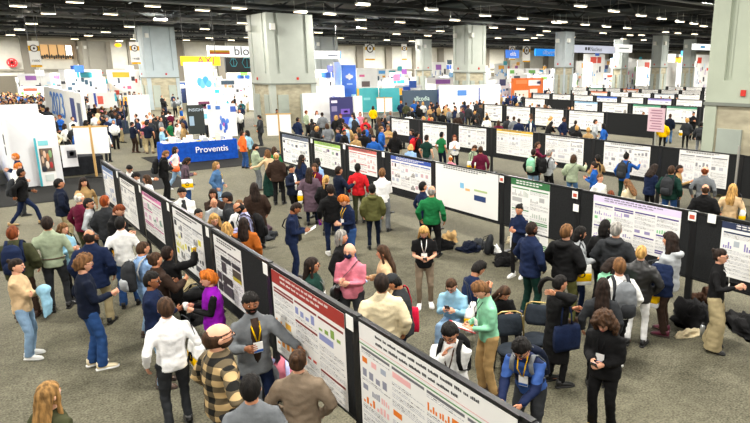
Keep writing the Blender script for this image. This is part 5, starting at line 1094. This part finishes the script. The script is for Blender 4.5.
panel('graphic_tower', 37.5, (10.69, 1.19, 11.99, 4.84), 1.2, 'f1f2f3', 'tall white tower with pale blue cloud graphic', 'booth wall', extra=((.26, .62, .5, .76, '4fa8d0', 1), (.36, .58, .62, .74, '6cb8d8', 1), (.5, .64, .78, .78, '3f9cc8', 1), (.6, .6, .9, .72, '5cb0d4', 1), (.22, .26, .72, .38, '6a3050'), (.3, .3, .6, .34, 'd8c0c8'), (.3, .1, .8, .18, '7cc0d8')))
panel('white_wall', 36.6, (11.80, 1.50, 12.31, 2.90), .2, 'f0f0ee', 'narrow white wall beside the cloud graphic tower', 'booth wall')
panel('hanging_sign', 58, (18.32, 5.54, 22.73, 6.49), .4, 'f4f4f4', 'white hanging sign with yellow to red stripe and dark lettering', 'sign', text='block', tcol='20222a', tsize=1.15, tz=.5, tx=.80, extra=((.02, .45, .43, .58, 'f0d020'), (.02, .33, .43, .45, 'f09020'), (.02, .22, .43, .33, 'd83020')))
o = panel('dark_screen', 60, (20.43, 4.07, 23.44, 5.49), .3, '15191c', 'black hanging screen with turquoise hexagon outlines', 'screen')
for cx in (-.75, .55):
    m = MB(); m.ring((cx, -.06, 5.0), .48 if cx > 0 else .35, .035, 6, 4, 'Y', 1.1); m.tube([(cx, -.06, 4.6), (cx, -.06, 5.4)], .03, 4); build('hexagon_outline', m, mat('paper', '3f9aa8'), o)
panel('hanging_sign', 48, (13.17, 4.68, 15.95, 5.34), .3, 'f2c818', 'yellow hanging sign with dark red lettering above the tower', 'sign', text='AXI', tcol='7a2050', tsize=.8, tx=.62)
panel('white_wall', 46, (8.95, 0.28, 10.26, 2.71), .2, 'f0f0ef', 'white booth wall behind the open aisle couple', 'booth wall', extra=((.2, .3, .3, .6, 'd8d8dc'), (.6, .2, .8, .5, 'dcdce0')))
panel('banner', 45.8, (8.55, 0.56, 8.60, 2.74), .1, '26305a', 'narrow dark navy banner left of the white booth wall', 'banner')
panel('white_wall', 55, (7.98, 1.42, 9.90, 2.66), .2, 'efefee', 'white booth wall with red and navy patches', 'booth wall', extra=((.3, .25, .5, .75, 'e06050'), (.18, .1, .26, .95, '2848a8'), (.93, .4, 1, .9, '50b8d0')))
# long wall along the aisle with blue figures
OBST.append((5.3, 40.2, 5.9, 59.2)); o = empty('banner_wall', (5.5, 48, 0)); tag(o, 'long white wall with big blue numerals above the left crowd', 'booth wall')
m = MB(); m.b2(0, -7.5, 0, .15, 11, 3.1); m.slot = 1; m.b2(-.02, -4.6, .4, 0, -3.0, 2.7); m.slot = 2; m.b2(-.02, -6.8, .4, 0, -5.6, 2.5); build('wall_panel', m, [WH, mat('paper', '2a3a7a'), mat('paper', '50586a')], o)
cu = bpy.data.curves.new('t', 'FONT'); cu.body = '2023'; cu.size = 3.2; cu.align_x = 'CENTER'; cu.align_y = 'CENTER'; cu.extrude = .01
t = bpy.data.objects.new('t', cu); COL.objects.link(t); me = bpy.data.meshes.new_from_object(t.evaluated_get(bpy.context.evaluated_depsgraph_get())); bpy.data.objects.remove(t)
me.materials.clear(); me.materials.append(mat('paper', '3a78c8')); tt = link('lettering', me, (), o, (-.03, 3.4, 1.9)); tt.rotation_euler = (PI/2, 0, -PI/2); tt.scale = (1.15, .75, 1)
# hanging aisle markers: round emblem, number, gold foot
def marker(Y, q, label, text):
    x0, z0, x1, z1 = q; o = empty('aisle_banner', ((x0+x1)/2, Y, 0)); w = (x1-x0)/2; H_ = z1-z0; m = MB(); m.b2(-w, 0, z0, w, .06, z1); build('cloth', m, mat('paper', 'f8f8f6'), o)
    m = MB(); m.b2(-w, -.01, z0, w, 0, z0+.08*H_); build('gold_hem', m, mat('cloth', 'e8b020'), o); m = MB(); m.b2(-w, -.01, z1-.38*H_, w, 0, z1-.18*H_); build('gold_band', m, mat('cloth', 'e8b020'), o)
    m = MB(); m.ball((0, -.01, z1-.28*H_), (w*.62, .02, w*.62), 20, 10); build('emblem_disc', m, mat('cloth', 'f0f0ee'), o)
    m = MB(); m.ring((0, -.03, z1-.28*H_), w*.66, w*.09, 22, 5); m.ball((0, -.03, z1-.28*H_), (w*.2, .02, w*.25), 10, 6); build('emblem_ring', m, mat('cloth', '3a2a26'), o)
    for s in (-.8, .8): m = MB(); m.tube([(s*w, .03, z1), (s*w, .03, 9.3)], .02, 4); build('hanging_cable', m, mat('metal', '505050'), o)
    if text:
        cu = bpy.data.curves.new('t', 'FONT'); cu.body = text; cu.size = w*.62; cu.align_x = 'CENTER'; cu.align_y = 'CENTER'; cu.extrude = .006
        t = bpy.data.objects.new('t', cu); COL.objects.link(t); me = bpy.data.meshes.new_from_object(t.evaluated_get(bpy.context.evaluated_depsgraph_get())); bpy.data.objects.remove(t)
        me.materials.clear(); me.materials.append(mat('paper', '303030')); tt = link('lettering', me, (), o, (0, -.03, z0+.24*H_)); tt.rotation_euler = (PI/2, 0, 0)
    tag(o, label, 'banner')
marker(56, (4.69, 4.57, 5.39, 6.46), 'hanging white and gold banner with round emblem, left end', '15000')
marker(52, (10.67, 4.80, 11.31, 6.41), 'hanging white and gold banner with round emblem, before blue grey column', '14108')
marker(80, (40.91, 5.61, 42.03, 7.94), 'hanging white and gold banner right of the wide column', None)
marker(95, (56.86, 5.88, 58.81, 8.63), 'hanging white and gold banner over the far middle booths', None)
marker(90, (61.19, 5.87, 62.28, 8.58), 'hanging white and gold banner left of the middle column', None)
marker(85, (82.46, 5.99, 84.00, 8.58), 'hanging white and gold banner right of the middle column', None)
marker(85, (86.08, 5.64, 88.14, 8.66), 'hanging white and gold banner by the far blue signs', None)
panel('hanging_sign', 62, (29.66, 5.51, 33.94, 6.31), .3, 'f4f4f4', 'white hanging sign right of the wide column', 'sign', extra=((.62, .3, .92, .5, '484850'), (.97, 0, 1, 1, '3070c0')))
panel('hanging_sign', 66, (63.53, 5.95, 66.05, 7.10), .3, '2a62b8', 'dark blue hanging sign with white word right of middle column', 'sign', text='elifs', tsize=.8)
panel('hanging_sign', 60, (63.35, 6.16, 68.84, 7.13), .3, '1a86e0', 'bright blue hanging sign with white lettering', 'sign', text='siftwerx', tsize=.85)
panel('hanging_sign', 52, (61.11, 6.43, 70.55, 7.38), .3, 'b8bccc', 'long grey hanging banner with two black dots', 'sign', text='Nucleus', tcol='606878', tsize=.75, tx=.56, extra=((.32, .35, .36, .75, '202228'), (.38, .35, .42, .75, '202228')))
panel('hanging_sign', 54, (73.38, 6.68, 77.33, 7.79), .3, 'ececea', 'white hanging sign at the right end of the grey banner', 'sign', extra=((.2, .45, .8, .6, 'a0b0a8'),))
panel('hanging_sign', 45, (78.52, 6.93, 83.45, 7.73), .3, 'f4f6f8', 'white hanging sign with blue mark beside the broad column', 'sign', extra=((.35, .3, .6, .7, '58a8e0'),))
o = empty('first_aid_sign', (8.05, 120.5, 7.2-.9)); m = MB(); m.ball((0, 0, 0), (.95, .06, .95), 4, 2); m = MB(); m.ring((0, -.05, 0), .35, .36, 4, 4, 'Y'); m.tube([(0, -.2, 0), (0, .1, 0)], .72, 20); build('red_disc', m, mat('paper', 'd02028'), o); m = MB(); m.b2(-.5, -.26, -.17, .5, -.2, .17); m.b2(-.17, -.26, -.5, .17, -.2, .5); build('white_cross', m, mat('paper', 'white2'), o)
o.location = (7.67, 5.15, 7.78, 5.30)[0], 120.35, (7.67, 5.15, 7.78, 5.30)[3]; tag(o, 'round red sign with white cross on the far left wall', 'sign')
o = empty('amber_sign', ((20.67, 7.34, 21.30, 7.95)[0]+.3, 110, 8.0)); m = MB(); m.ball((0, 0, 0), (.5, .2, .3), 14, 8); build('lit_face', m, mat('emit', 'f0a010', s=1.5), o, smooth=True); m = MB(); m.tube([(0, 0, .25), (0, 0, 1.4)], .03, 5); build('hanging_rod', m, mat('metal', '505050'), o); tag(o, 'small glowing amber oval sign under the roof at left', 'sign')
# middle booths
panel('white_wall', 43, (20.21, 0.44, 22.50, 2.64), .2, 'f0f0ee', 'white booth wall left of the galaxy panel', 'booth wall')
panel('galaxy_panel', 41.5, (21.65, 0.00, 23.57, 2.35), .12, '2a2a62', 'dark purple panel with galaxy picture and pale print', 'banner', extra=((.04, .82, .3, .9, 'e0d8e8'), (.04, .55, .28, .72, '8078a0'), (.45, .45, .85, .62, '6a4fb0'), (.58, .5, .75, .56, 'b090d8'), (.5, .05, .95, .35, '2c4ab8'), (.1, .3, .4, .42, '5a3c5c')))
panel('white_wall', 42, (23.98, 0.34, 24.70, 2.36), .2, 'f2f2f0', 'narrow white wall right of the galaxy panel', 'booth wall')
panel('booth_header', 47, (23.10, 1.52, 25.92, 3.02), .3, 'f4f4f2', 'white booth header with blue writing above galaxy panel', 'sign', text='PT Wellfast', tcol='2850c8', tsize=.42, tz=.35)
panel('blue_banner', 58, (31.84, 1.16, 33.47, 4.81), .2, '1f62cc', 'tall blue banner with white atom emblem', 'banner', extra=((.22, .62, .5, .72, 'f0f0f4', 1), (.38, .58, .62, .76, 'f0f0f4', 1), (.52, .62, .78, .72, 'f0f0f4', 1), (.3, .44, .7, .48, 'a0c0f0'), (.6, .0, .95, .16, 'b0dcf0'), (.1, 0, .4, .1, '60b0e8')))
panel('white_wall', 59, (31.45, 1.99, 32.24, 5.12), .2, 'efefee', 'white wall left of the tall blue banner', 'booth wall')
panel('white_wall', 56, (32.46, 2.24, 34.92, 4.50), .2, 'f2f0f0', 'white booth wall with pink mark right of blue banner', 'booth wall', extra=((.1, .6, .35, .7, 'e070a0'), (.2, .15, .6, .4, '706060')))
panel('teal_panel', 50, (28.90, 0.43, 31.21, 2.67), .2, '3fa0a6', 'left teal booth panel with orange corner', 'banner', extra=((0, .68, .08, .98, 'f0a020'), (.3, .5, .6, .6, '7ac0c4')))
panel('teal_panel', 49.5, (31.09, 0.36, 33.66, 2.63), .2, '3a9ca4', 'right teal booth panel with orange corner', 'banner', extra=((.86, .7, 1, .98, 'f0a020'), (.1, .55, .5, .62, '8accd0'), (.86, .4, 1, .68, '20282c')))
panel('dark_backdrop', 46.5, (31.67, 0.00, 35.86, 2.49), .2, '36485a', 'dark blue grey backdrop with pale lettering, middle booths', 'booth wall', text='allcodia', tcol='c0d8d0', tsize=.6, tz=.68, tx=.5, extra=((.95, 0, 1, 1, '283a8a'),))
panel('white_wall', 46, (35.57, 0.23, 43.43, 2.87), .2, 'f3f3f3', 'long white booth wall with blue squares right of backdrop', 'booth wall', extra=((.27, .62, .42, .82, '4a80c8'), (.62, .3, .64, .9, '3a50a0'), (.75, .35, .9, .7, 'd8d0e0')))
panel('orange_booth', 52, (51.12, 0.94, 56.41, 3.32), .3, 'e8732c', 'orange framed booth wall with white panels', 'booth wall', extra=((.05, .02, .5, .4, 'ece8dc'), (.5, .62, .88, .9, 'f0f0f2'), (.78, .7, .9, .82, '2838a0'), (.55, .25, .8, .45, 'f2ece4'), (.1, .72, .45, .9, 'f09058')))
panel('blue_letter_wall', 62, (52.99, 0.00, 55.14, 0.57), .2, 'f0f0f0', 'low white wall behind the third row end', 'booth wall')
OBST += FR
# easel sign pairs
def easel(px, py, rz, label, s=1.0):
    o = empty('sign_easel', (px, py, 0), rz)
    for k in (-1, 1):
        m = MB(); m.b2(k*.04, -.02, 1.0*s, k*.62, 0, 2.1*s); build('white_panel', m, mat('paper', 'ecebe8'), o)
    m = MB(); m.b2(-.04, -.04, 0, .04, .04, 2.2*s); m.b2(-.66, -.035, 2.1*s, .66, .02, 2.16*s); build('wooden_frame', m, mat('plain', 'c09a5c'), o)
    m = MB(); m.b2(-.5, -.3, 0, .5, .3, .04); build('base', m, mat('metal', '303030'), o); tag(o, label, 'sign')
easel(4.12, 29.17, -.35, 'pair of white boards on a wooden easel near the left booth', 1.0)
easel(13.04, 30.89, -.35, 'pair of white boards on a wooden easel below the wide column', 1.0)
easel(27.02, 42.40, -.5, 'pair of white boards on a wooden easel before the teal panels', 1.0)
panel('photo_panel', 30.0, (3.07, 0.41, 3.63, 1.34), .05, 'e4e4e8', 'white panel with grey photograph beside the teal edged banner', 'banner', extra=((.35, .4, .95, .75, '55565c'), (.5, .5, .8, .68, '202226')))
table('exhibit_table', 3.0, 30.2, 4.6, 31.2, .78, '222428', 'dark clothed table behind the left photograph panel')
mx, my = 7.37, 56.37; table('exhibit_table', mx-.9, my-.4, mx+.9, my+.5, .95, '6c1430', 'maroon clothed counter among the left booths')
mx, my = 8.07, 48.05; table('exhibit_table', mx-1.0, my-.5, mx+1.0, my+.5, .9, '39434e', 'slate clothed table right of the cream coat person')
# dark carpets under booths
def rug(x0, y0, x1, y1, label): m = MB(); m.b2(x0, y0, .002, x1, y1, .012); tag(build('booth_carpet', m, mat('board', '1f1f1e')), label, 'carpet')
rug(-1.5, 24.6, 6.8, 29.6, 'dark carpet strip in front of the left booth'); rug(6.9, 28.2, 13.5, 34.2, 'dark carpet under the blue table')

# random white booths farther back
BC = ['2a5cb8', 'c8402c', '2f9aa8', 'e0a030', '3a3f6a', '60a040', '8a50a0', 'e06a90', '30485a', '4aa0e0']
BN = ['blue', 'red', 'teal', 'amber', 'indigo', 'green', 'purple', 'pink', 'slate', 'sky blue']
rb = random.Random(21); nb_ = 0; bl = {}
def booth(x, y, w, h, ci, zone, side):
    o = empty('exhibit_booth', (x, y, 0)); c = mat('paint', BC[ci])
    m = MB(); m.b2(-w/2, 0, 0, w/2, .15, h); build('back_wall', m, WH if rb.random() < .8 else WH2, o)
    m = MB(); m.b2(side*w/2, -1.8, 0, side*(w/2-.1), 0, h*.8); build('side_wall', m, WH, o)
    a = rb.uniform(-.45, .0); m = MB(); m.b2(w*a, -.03, h*.78, w*(a+rb.uniform(.25, .55)), 0, h*.93); build('header', m, c, o)
    m = MB(); m.slot = 5; m.b2(-w*.49, -.018, .10*h, w*.5, 0, .9*h)
    for k in range(16):
        u = -w*.48 + (k % 8)*w*.12; v = (rb.uniform(.12, .35) if k < 8 else rb.uniform(.42, .7))*h; m.slot = rb.randrange(5); m.b2(u, -.02-.002*k, v, u+w*rb.uniform(.03, .13), 0, v+h*rb.uniform(.03, .16))
    build('graphic', m, [mat('paper', rb.choice(BC)), mat('paper', rb.choice(('d8d8e0', 'c0d4e4', '505868'))), mat('paper', rb.choice(('e8e0d0', 'e0a070', '8090b0'))), mat('paper', rb.choice(BC)), mat('paper', '34343c'), WH], o)
    m = MB(); m.b2(-w*.3, -1.7, 0, w*.25, -1.1, 1.0); build('counter', m, mat('paint', rb.choice(('f0f0f0', 'e8e8ea', BC[ci]))), o)
    if rb.random() < .45:
        m = MB(); m.b2(w*.30, -1.3, 0, w*.48, -1.15, 1.9); build('display_screen', m, mat('gloss', rb.choice(('20242c', '2a3a6a', 'e8e8ea'))), o)
    if rb.random() < .5:
        u = rb.uniform(-.3, .1)*w; m = MB(); m.tube([(u+.5, -.9, 0), (u+.5, -.9, h+rb.uniform(.2, 1.2))], .04, 6); build('flag_pole', m, WH, o); m = MB(); m.b2(u, -.95, h-.3, u+1.0, -.85, h+.5); build('flag_sign', m, mat('paint', rb.choice(BC+['f2f2f2', 'f2f2f2'])), o)
    OBST.append((x-w/2, y-1.9, x+w/2, y+.3))
    L_ = 'white booth with %s header and counter %s' % (BN[ci], zone); bl[L_] = bl.get(L_, 0)+1
    tag(o, L_, 'booth', L_[:60])
def az(x, y): return math.degrees(math.atan2(x, y))
for j in range(6):
    y = 58 + j*9.5
    for i in range(26):
        x = 8 + i*4.6 + rb.uniform(-.5, .5); a = az(x, y); d = x*math.sin(CAM[0]) + y*math.cos(CAM[0])
        if x > 26 + (y-58)*1.3 + 44 or (a < 16 and y < 80): continue
        if 15 < a < 27 and y < 60: continue
        if x > 62 and y < x*.85: continue
        zone = ('left of the wide column' if a < 21 else 'right of the wide column' if a < 34 else 'behind the dark backdrop' if a < 38 else 'around the middle column' if a < 43 else 'behind the orange booth' if a < 49 else 'at the far right') + ', ' + ['nearest', 'second', 'third', 'fourth', 'fifth', 'farthest'][j] + ' rank'
        if not free(x, y, 2.3) : continue
        booth(x, y, rb.uniform(3.2, 4.4), rb.choice((2.4, 2.6, 3.2, 3.8, 4.3) if a < 37 else (2.6, 3.4, 4.4, 5.4)), rb.randrange(10), zone, rb.choice((-1, 1)))

for j in range(9):
    for i in range(9):
        x = 86 + i*8.5 + rb.uniform(-1, 1); y = 30 + j*9.2; a = az(x, y)
        if a > 63 or not free(x, y, 2.3): continue
        booth(x, y, rb.uniform(4, 6), rb.choice((3.4, 4.6, 5.8, 6.8)), rb.randrange(10), 'beyond the poster boards, ' + ['nearest', 'second', 'third', 'fourth', 'fifth', 'sixth', 'seventh', 'eighth', 'farthest'][i] + ' line', rb.choice((-1, 1)))
for y in (25, 60, 95): lamp(160, y, 9, LP*6, 3)  # fill lamps added because the right wall came out dark
# ================================================================== far crowds (each a person; then an uncountable rest)
def fp(x, y, rz, h, r, zone, grp):
    tops = ['navy', 'black', 'charcoal', 'white', 'grey', 'blue', 'maroon', 'lgrey', 'tan', 'sky', 'red', 'olive', 'cream', 'teal', 'pink']; wt = [5, 9, 7, 5, 4, 2, 1, 3, 2, 2, 1, 1, 2, 1, 1]
    t = r.choices(tops, wt)[0]; hc = r.choices(['black', 'dark', 'brown', 'lbrown', 'blond', 'grey', 'auburn'], [4, 5, 4, 2, 3, 2, 1])[0]; hs = r.choice(('short', 'short', 'bob', 'long', 'full'))
    bc = r.choice(('black', 'charcoal', 'navy', 'khaki', 'denim', 'black')); pose = r.choice(('stand', 'chest', 'relaxed', 'pockets'))
    lab = 'person with %s %s hair in %s %s' % (HN[hc], dict(short='short', bob='bobbed', long='long', full='thick')[hs], NAMEC.get(t, t), zone)
    b = person(x, y, rz, h, 1.05, pose, False, hs, hc, r.choice((0, 0, 1, 2, 3)), 'sweater' if pose in ('chest', 'stand') else 'jacket', t, 'pants', bc, 'black', '-', lab, grp)
HN = dict(black='black', dark='dark brown', brown='brown', lbrown='light brown', blond='blond', grey='grey', auburn='auburn')
rc = random.Random(99)
PTS = []
for o_ in bpy.data.objects:
    if o_.get('category') == 'person': PTS.append((o_.location.x, o_.location.y))
def clear(x, y, d=.55): return free(x, y) and all((x-a)**2+(y-b)**2 > d*d for a, b in PTS)
def crowd(n, f, zone, grp, r=rc):
    for i in range(n):
        x, y = f(r)
        for _ in range(60):
            if clear(x, y): break
            x, y = f(r)
        PTS.append((x, y))
        fp(x, y, r.uniform(0, 2*PI), r.uniform(1.58, 1.84), r, zone, grp)
crowd(48, lambda r: (lambda y: (r.uniform(max(1.3, .022*y), 5.1), y))(r.uniform(34.6, 58)), 'in the dense left crowd', 'left crowd before the long wall')
crowd(16, lambda r: (lambda y: (r.uniform(.15, .19)*y, y))(r.uniform(42, 56)), 'between the left booths', 'visitors between the left booths')
crowd(8, lambda r: (r.uniform(16, 20), r.uniform(52, 62)), 'left of the wide column', 'visitors left of the wide column')
crowd(12, lambda r: (r.uniform(30, 37), r.uniform(30, 40)), 'among the middle booths', 'visitors among the middle booths')
crowd(5, lambda r: (r.uniform(35, 37.5), r.uniform(18, 36)), 'between fourth and fifth rows', 'visitors between fourth and fifth rows')
crowd(4, lambda r: (r.uniform(40, 45), r.uniform(24, 42)), 'between fifth and sixth rows', 'visitors between fifth and sixth rows')
crowd(5, lambda r: (r.uniform(22, 27), r.uniform(20, 31)), 'in the aisle before the fourth row', 'visitors before the fourth row')
crowd(14, lambda r: (r.uniform(12.5, 16.6), r.uniform(21, 31)), 'in the aisle behind the second row posters', 'visitors behind the second row posters')
crowd(12, lambda r: (r.uniform(17.5, 23), r.uniform(28.5, 35.5)), 'in front of the galaxy panel and teal panels', 'visitors before the galaxy and teal panels')
# the uncountable rest of the far crowd, one object
LQ = [MB() for _ in range(1)]
def mini(mb, x, y, h, a, sl, hsl, bs):
    c, s_ = math.cos(a), math.sin(a); t = lambda px, py, pz: (x+(px*c-py*s_)*h/1.74, y+(px*s_+py*c)*h/1.74, pz*h/1.74); sd = (c, s_, 0)
    mb.slot = bs
    for k in (-1, 1): mb.tube([t(k*.1, 0, 0), t(k*.1, .0, .45), t(k*.09, 0, .9)], [.06, .07, .09], 5, side=sd)
    mb.slot = sl; mb.tube([t(0, 0, .85), t(0, 0, 1.1), t(0, 0, 1.38), t(0, 0, 1.48)], [(.17, .12), (.17, .12), (.2, .12), (.09, .07)], 7, side=sd)
    for k in (-1, 1): mb.tube([t(k*.2, 0, 1.4), t(k*.25, .03, 1.12), t(k*.18, .18, 1.0)], [.06, .05, .04], 5, side=sd)
    mb.slot = 8; mb.ball(t(0, .02, 1.62), (.08, .09, .115), 7, 5)
    mb.slot = hsl; mb.ball(t(0, -.015, 1.655), (.09, .095, .1), 7, 5)
cm = [mat('cloth', c) for c in ('black', 'navy', 'charcoal', 'white', 'grey', 'blue', 'maroon', 'tan')] + [mat('skin', SKIN[1]), mat('hair', HAIRC['dark']), mat('hair', HAIRC['brown']), mat('hair', HAIRC['blond']), mat('cloth', 'khaki')]
mb = MB()
for n, f in ((260, lambda r: (lambda y: (r.uniform(.015, .09)*y, y))(r.uniform(52, 90))), (90, lambda r: (r.uniform(6.2, 10), r.uniform(58, 80))), (34, lambda r: (lambda y: (r.uniform(.20, .27)*y, y))(r.uniform(36, 47))), (40, lambda r: (lambda y: (r.uniform(.29, .36)*y, y))(r.uniform(39, 50))), (40, lambda r: (r.uniform(25, 36), r.uniform(29, 41))), (26, lambda r: (lambda y: (r.uniform(.12, .19)*y, y))(r.uniform(38, 52))), (110, lambda r: (lambda y: (r.uniform(.03, .155)*y, y))(r.uniform(60, 96))), (60, lambda r: (r.uniform(22, 40), r.uniform(52, 84))), (220, lambda r: (r.uniform(42, 80), r.uniform(44, 80))), (110, lambda r: (r.uniform(48, 92), r.uniform(26, 48))), (30, lambda r: (r.uniform(12, 19), r.uniform(60, 85)))):
    for i in range(n):
        x, y = f(rc)
        if not clear(x, y): continue
        PTS.append((x, y))
        mini(mb, x, y, rc.uniform(1.58, 1.82), rc.uniform(0, 6.28), rc.choices(range(8), [6, 4, 5, 4, 3, 2, 1, 2])[0], rc.choice((9, 9, 10, 11)), rc.choice((0, 1, 2, 12)))
tag(build('distant_crowd', mb, cm, smooth=True), 'dense distant crowd among the far booths, too many to count', 'crowd', None, 'stuff')

# ================================================================== things on the floor and chairs
def pack(x, y, rz, c, c2, label, s=1.0, lying=False):
    o = empty('backpack', (x, y, 0), rz); o.scale = (s, s, s); k = math.pi/2.3 if lying else .2
    M = Matrix.Translation((0, 0, .17 if lying else .02)) @ Matrix.Rotation(k, 4, 'X')
    def put(nm, mb, cc, me=None):
        q_ = MB(); q_.join(mb, M); build(nm, q_, mat('cloth', cc), o, smooth=True)
    m = MB(); m.tube([(0, 0, 0), (0, 0, .04), (0, .01, .24), (0, 0, .40), (0, 0, .47), (0, 0, .5)], [(.11, .06), (.155, .095), (.16, .10), (.145, .085), (.09, .055), (.03, .02)], 16); put('bag_body', m, c)
    m = MB(); m.tube([(0, -.09, .03), (0, -.115, .06), (0, -.115, .2), (0, -.09, .24)], [(.08, .03), (.11, .04), (.11, .04), (.08, .02)], 12); put('front_pocket', m, c2)
    for sx in (-1, 1): m = MB(); m.tube([(sx*.07, .06, .44), (sx*.11, .16, .36), (sx*.13, .17, .18), (sx*.12, .09, .04)], [(.024, .006)]*4, 6); put('shoulder_strap', m, c2)
    tag(o, label, 'backpack')
def heap(x, y, rz, c, label, r=(.34, .24, .16), seed=0, nm='folded_coat', cat='coat'):
    m = MB(); m.ball((0, 0, 0), r, 44, 26, lambda d, p: (lambda f: V((p.x*f, p.y*f, max(0, p.z*f*(1+.3*noise.noise(d*2+V((seed, 3, 0))))))))(1+.45*noise.noise(d*1.7+V((seed, 0, 0)))-.45*abs(noise.noise(d*3.3+V((0, seed, 0))))-.25*abs(noise.noise(d*7+V((0, seed, 5))))+.1))
    o = build(nm, m, mat('cloth', c), None, (x, y, .0), rz, True); tag(o, label, cat)
heap(9.10, 11.77, .3, 'black', 'crumpled black coat on the floor by the large blank poster', (.42, .3, .2), 1)
heap(9.68, 12.13, .9, 'tan', 'tan coat lying on the black coat pile by the second row', (.34, .2, .24), 2)
heap(9.50, 11.10, .2, 'dnavy', 'dark navy coat on the floor near the board post', (.36, .26, .18), 3)
pack(9.61, 10.57, .8, 'charcoal', 'black', 'charcoal backpack leaning near the board post', 1.0)
heap(9.93, 11.20, .8, 'charcoal', 'charcoal coat heaped beside the leaning backpack', (.3, .22, .16), 4)
heap(9.92, 10.53, 1.2, 'white', 'white and green carrier bag on the floor by the coats', (.2, .14, .16), 5, 'carrier_bag', 'bag')
heap(10.83, 10.93, .5, 'cream', 'pale scarf heap beside the white sneakers woman', (.22, .18, .14), 6, 'scarf', 'scarf')
heap(9.52, 9.83, .5, 'black', 'black coat on the floor behind the tall navy man', (.36, .26, .2), 7)
pack(2.91, 7.42, 2.4, 'pink', 'lavender', 'dusty pink backpack standing beneath the red headed poster', 1.25)
pack(2.63, 7.32, 1.9, 'grey', 'charcoal', 'grey backpack on the floor behind the grey blazer man', 1.2)
heap(3.09, 12.66, .5, 'khaki', 'khaki coat on the floor below the yellow marked poster', (.4, .28, .22), 8)
heap(3.01, 13.03, .5, 'ltblue', 'light blue garment on the floor below the yellow marked poster', (.24, .2, .2), 9)
pack(2.78, 11.74, 1.2, 'black', 'charcoal', 'black backpack below the yellow marked poster', 1.1, True)
pack(3.11, 12.00, .2, 'charcoal', 'black', 'charcoal backpack left of the purple vest woman', 1.1, True)
heap(2.95, 11.10, .7, 'black', 'black coat at the feet of the purple vest woman', (.4, .28, .2), 10)
heap(10.52, 5.34, .4, 'brown', 'brown fur trimmed coat on the bags by the khaki trousers', (.42, .3, .34), 11)
heap(9.73, 5.14, .9, 'black', 'black bag heap behind the khaki trousers', (.5, .35, .35), 12)
heap(10.22, 4.40, .9, 'black', 'long black coat heap at the right edge', (.6, .3, .2), 13)
heap(9.18, 4.88, -.3, 'cream', 'pair of cream shoes lying beside the maroon shoes', (.3, .1, .1), 14, 'cream_shoes', 'shoes')
o = empty('water_bottle', (9.28, 4.70, 0)); m = MB(); m.tube([(0, 0, 0), (0, 0, .2), (0, 0, .23)], [.04, .04, .02], 12); build('flask', m, mat('metal', 'c8ccd0'), o, smooth=True); m = MB(); m.tube([(0, 0, .23), (0, 0, .26)], .022, 10); build('cap', m, mat('plain', 'black'), o); tag(o, 'steel water bottle standing by the khaki trousers', 'bottle')
heap(6.06, 16.18, .4, 'plum', 'plum coat on the floor behind the lavender shirt man', (.35, .3, .3), 15)
heap(5.94, 15.48, .9, 'charcoal', 'charcoal bag heap behind the front row boards', (.35, .3, .2), 16, 'bag_heap', 'bag')
heap(17.10, 10.19, .9, 'black', 'black coat heap at the third aisle boards', (.35, .3, .25), 17)
def chair(x, y, rz, label):
    o = empty('stacking_chair', (x, y, 0), rz); fr = mat('metal', '2a2a2c'); pd = mat('cloth', '2a3038')
    m = MB(); m.tube([(0, 0, .43), (0, 0, .45), (0, 0, .49)], [(.23, .22), (.24, .23), (.21, .2)], 4*5); build('seat', m, pd, o, smooth=True)
    m = MB(); m.tube([(0, -.24, .58), (0, -.25, .64), (0, -.28, .82), (0, -.29, .90)], [(.17, .02), (.21, .028), (.21, .028), (.16, .018)], 16); build('backrest', m, pd, o, smooth=True)
    m = MB(); m.tube([(-.22, -.22, .44), (-.225, -.26, .7), (-.19, -.29, .90), (-.1, -.30, .94), (.1, -.30, .94), (.19, -.29, .90), (.225, -.26, .7), (.22, -.22, .44)], .012, 8, side=(0, 1, 0)); build('back_frame', m, mat('metal', 'b09a60'), o, smooth=True)
    for sx in (-1, 1):
        for sy in (-1, 1): m = MB(); m.tube([(sx*.20, sy*.18, .44), (sx*.23, sy*.23, .01)], .012, 8); build('leg', m, fr, o)
    m = MB(); m.b2(-.21, -.19, .415, .21, .19, .43); build('seat_frame', m, fr, o); tag(o, label, 'chair')
chair(5.78, 5.77, 2.6, 'black stacking chair closest to the striped sweater man'); chair(6.31, 5.81, 2.2, 'black stacking chair between the tan trousers and the navy tote')
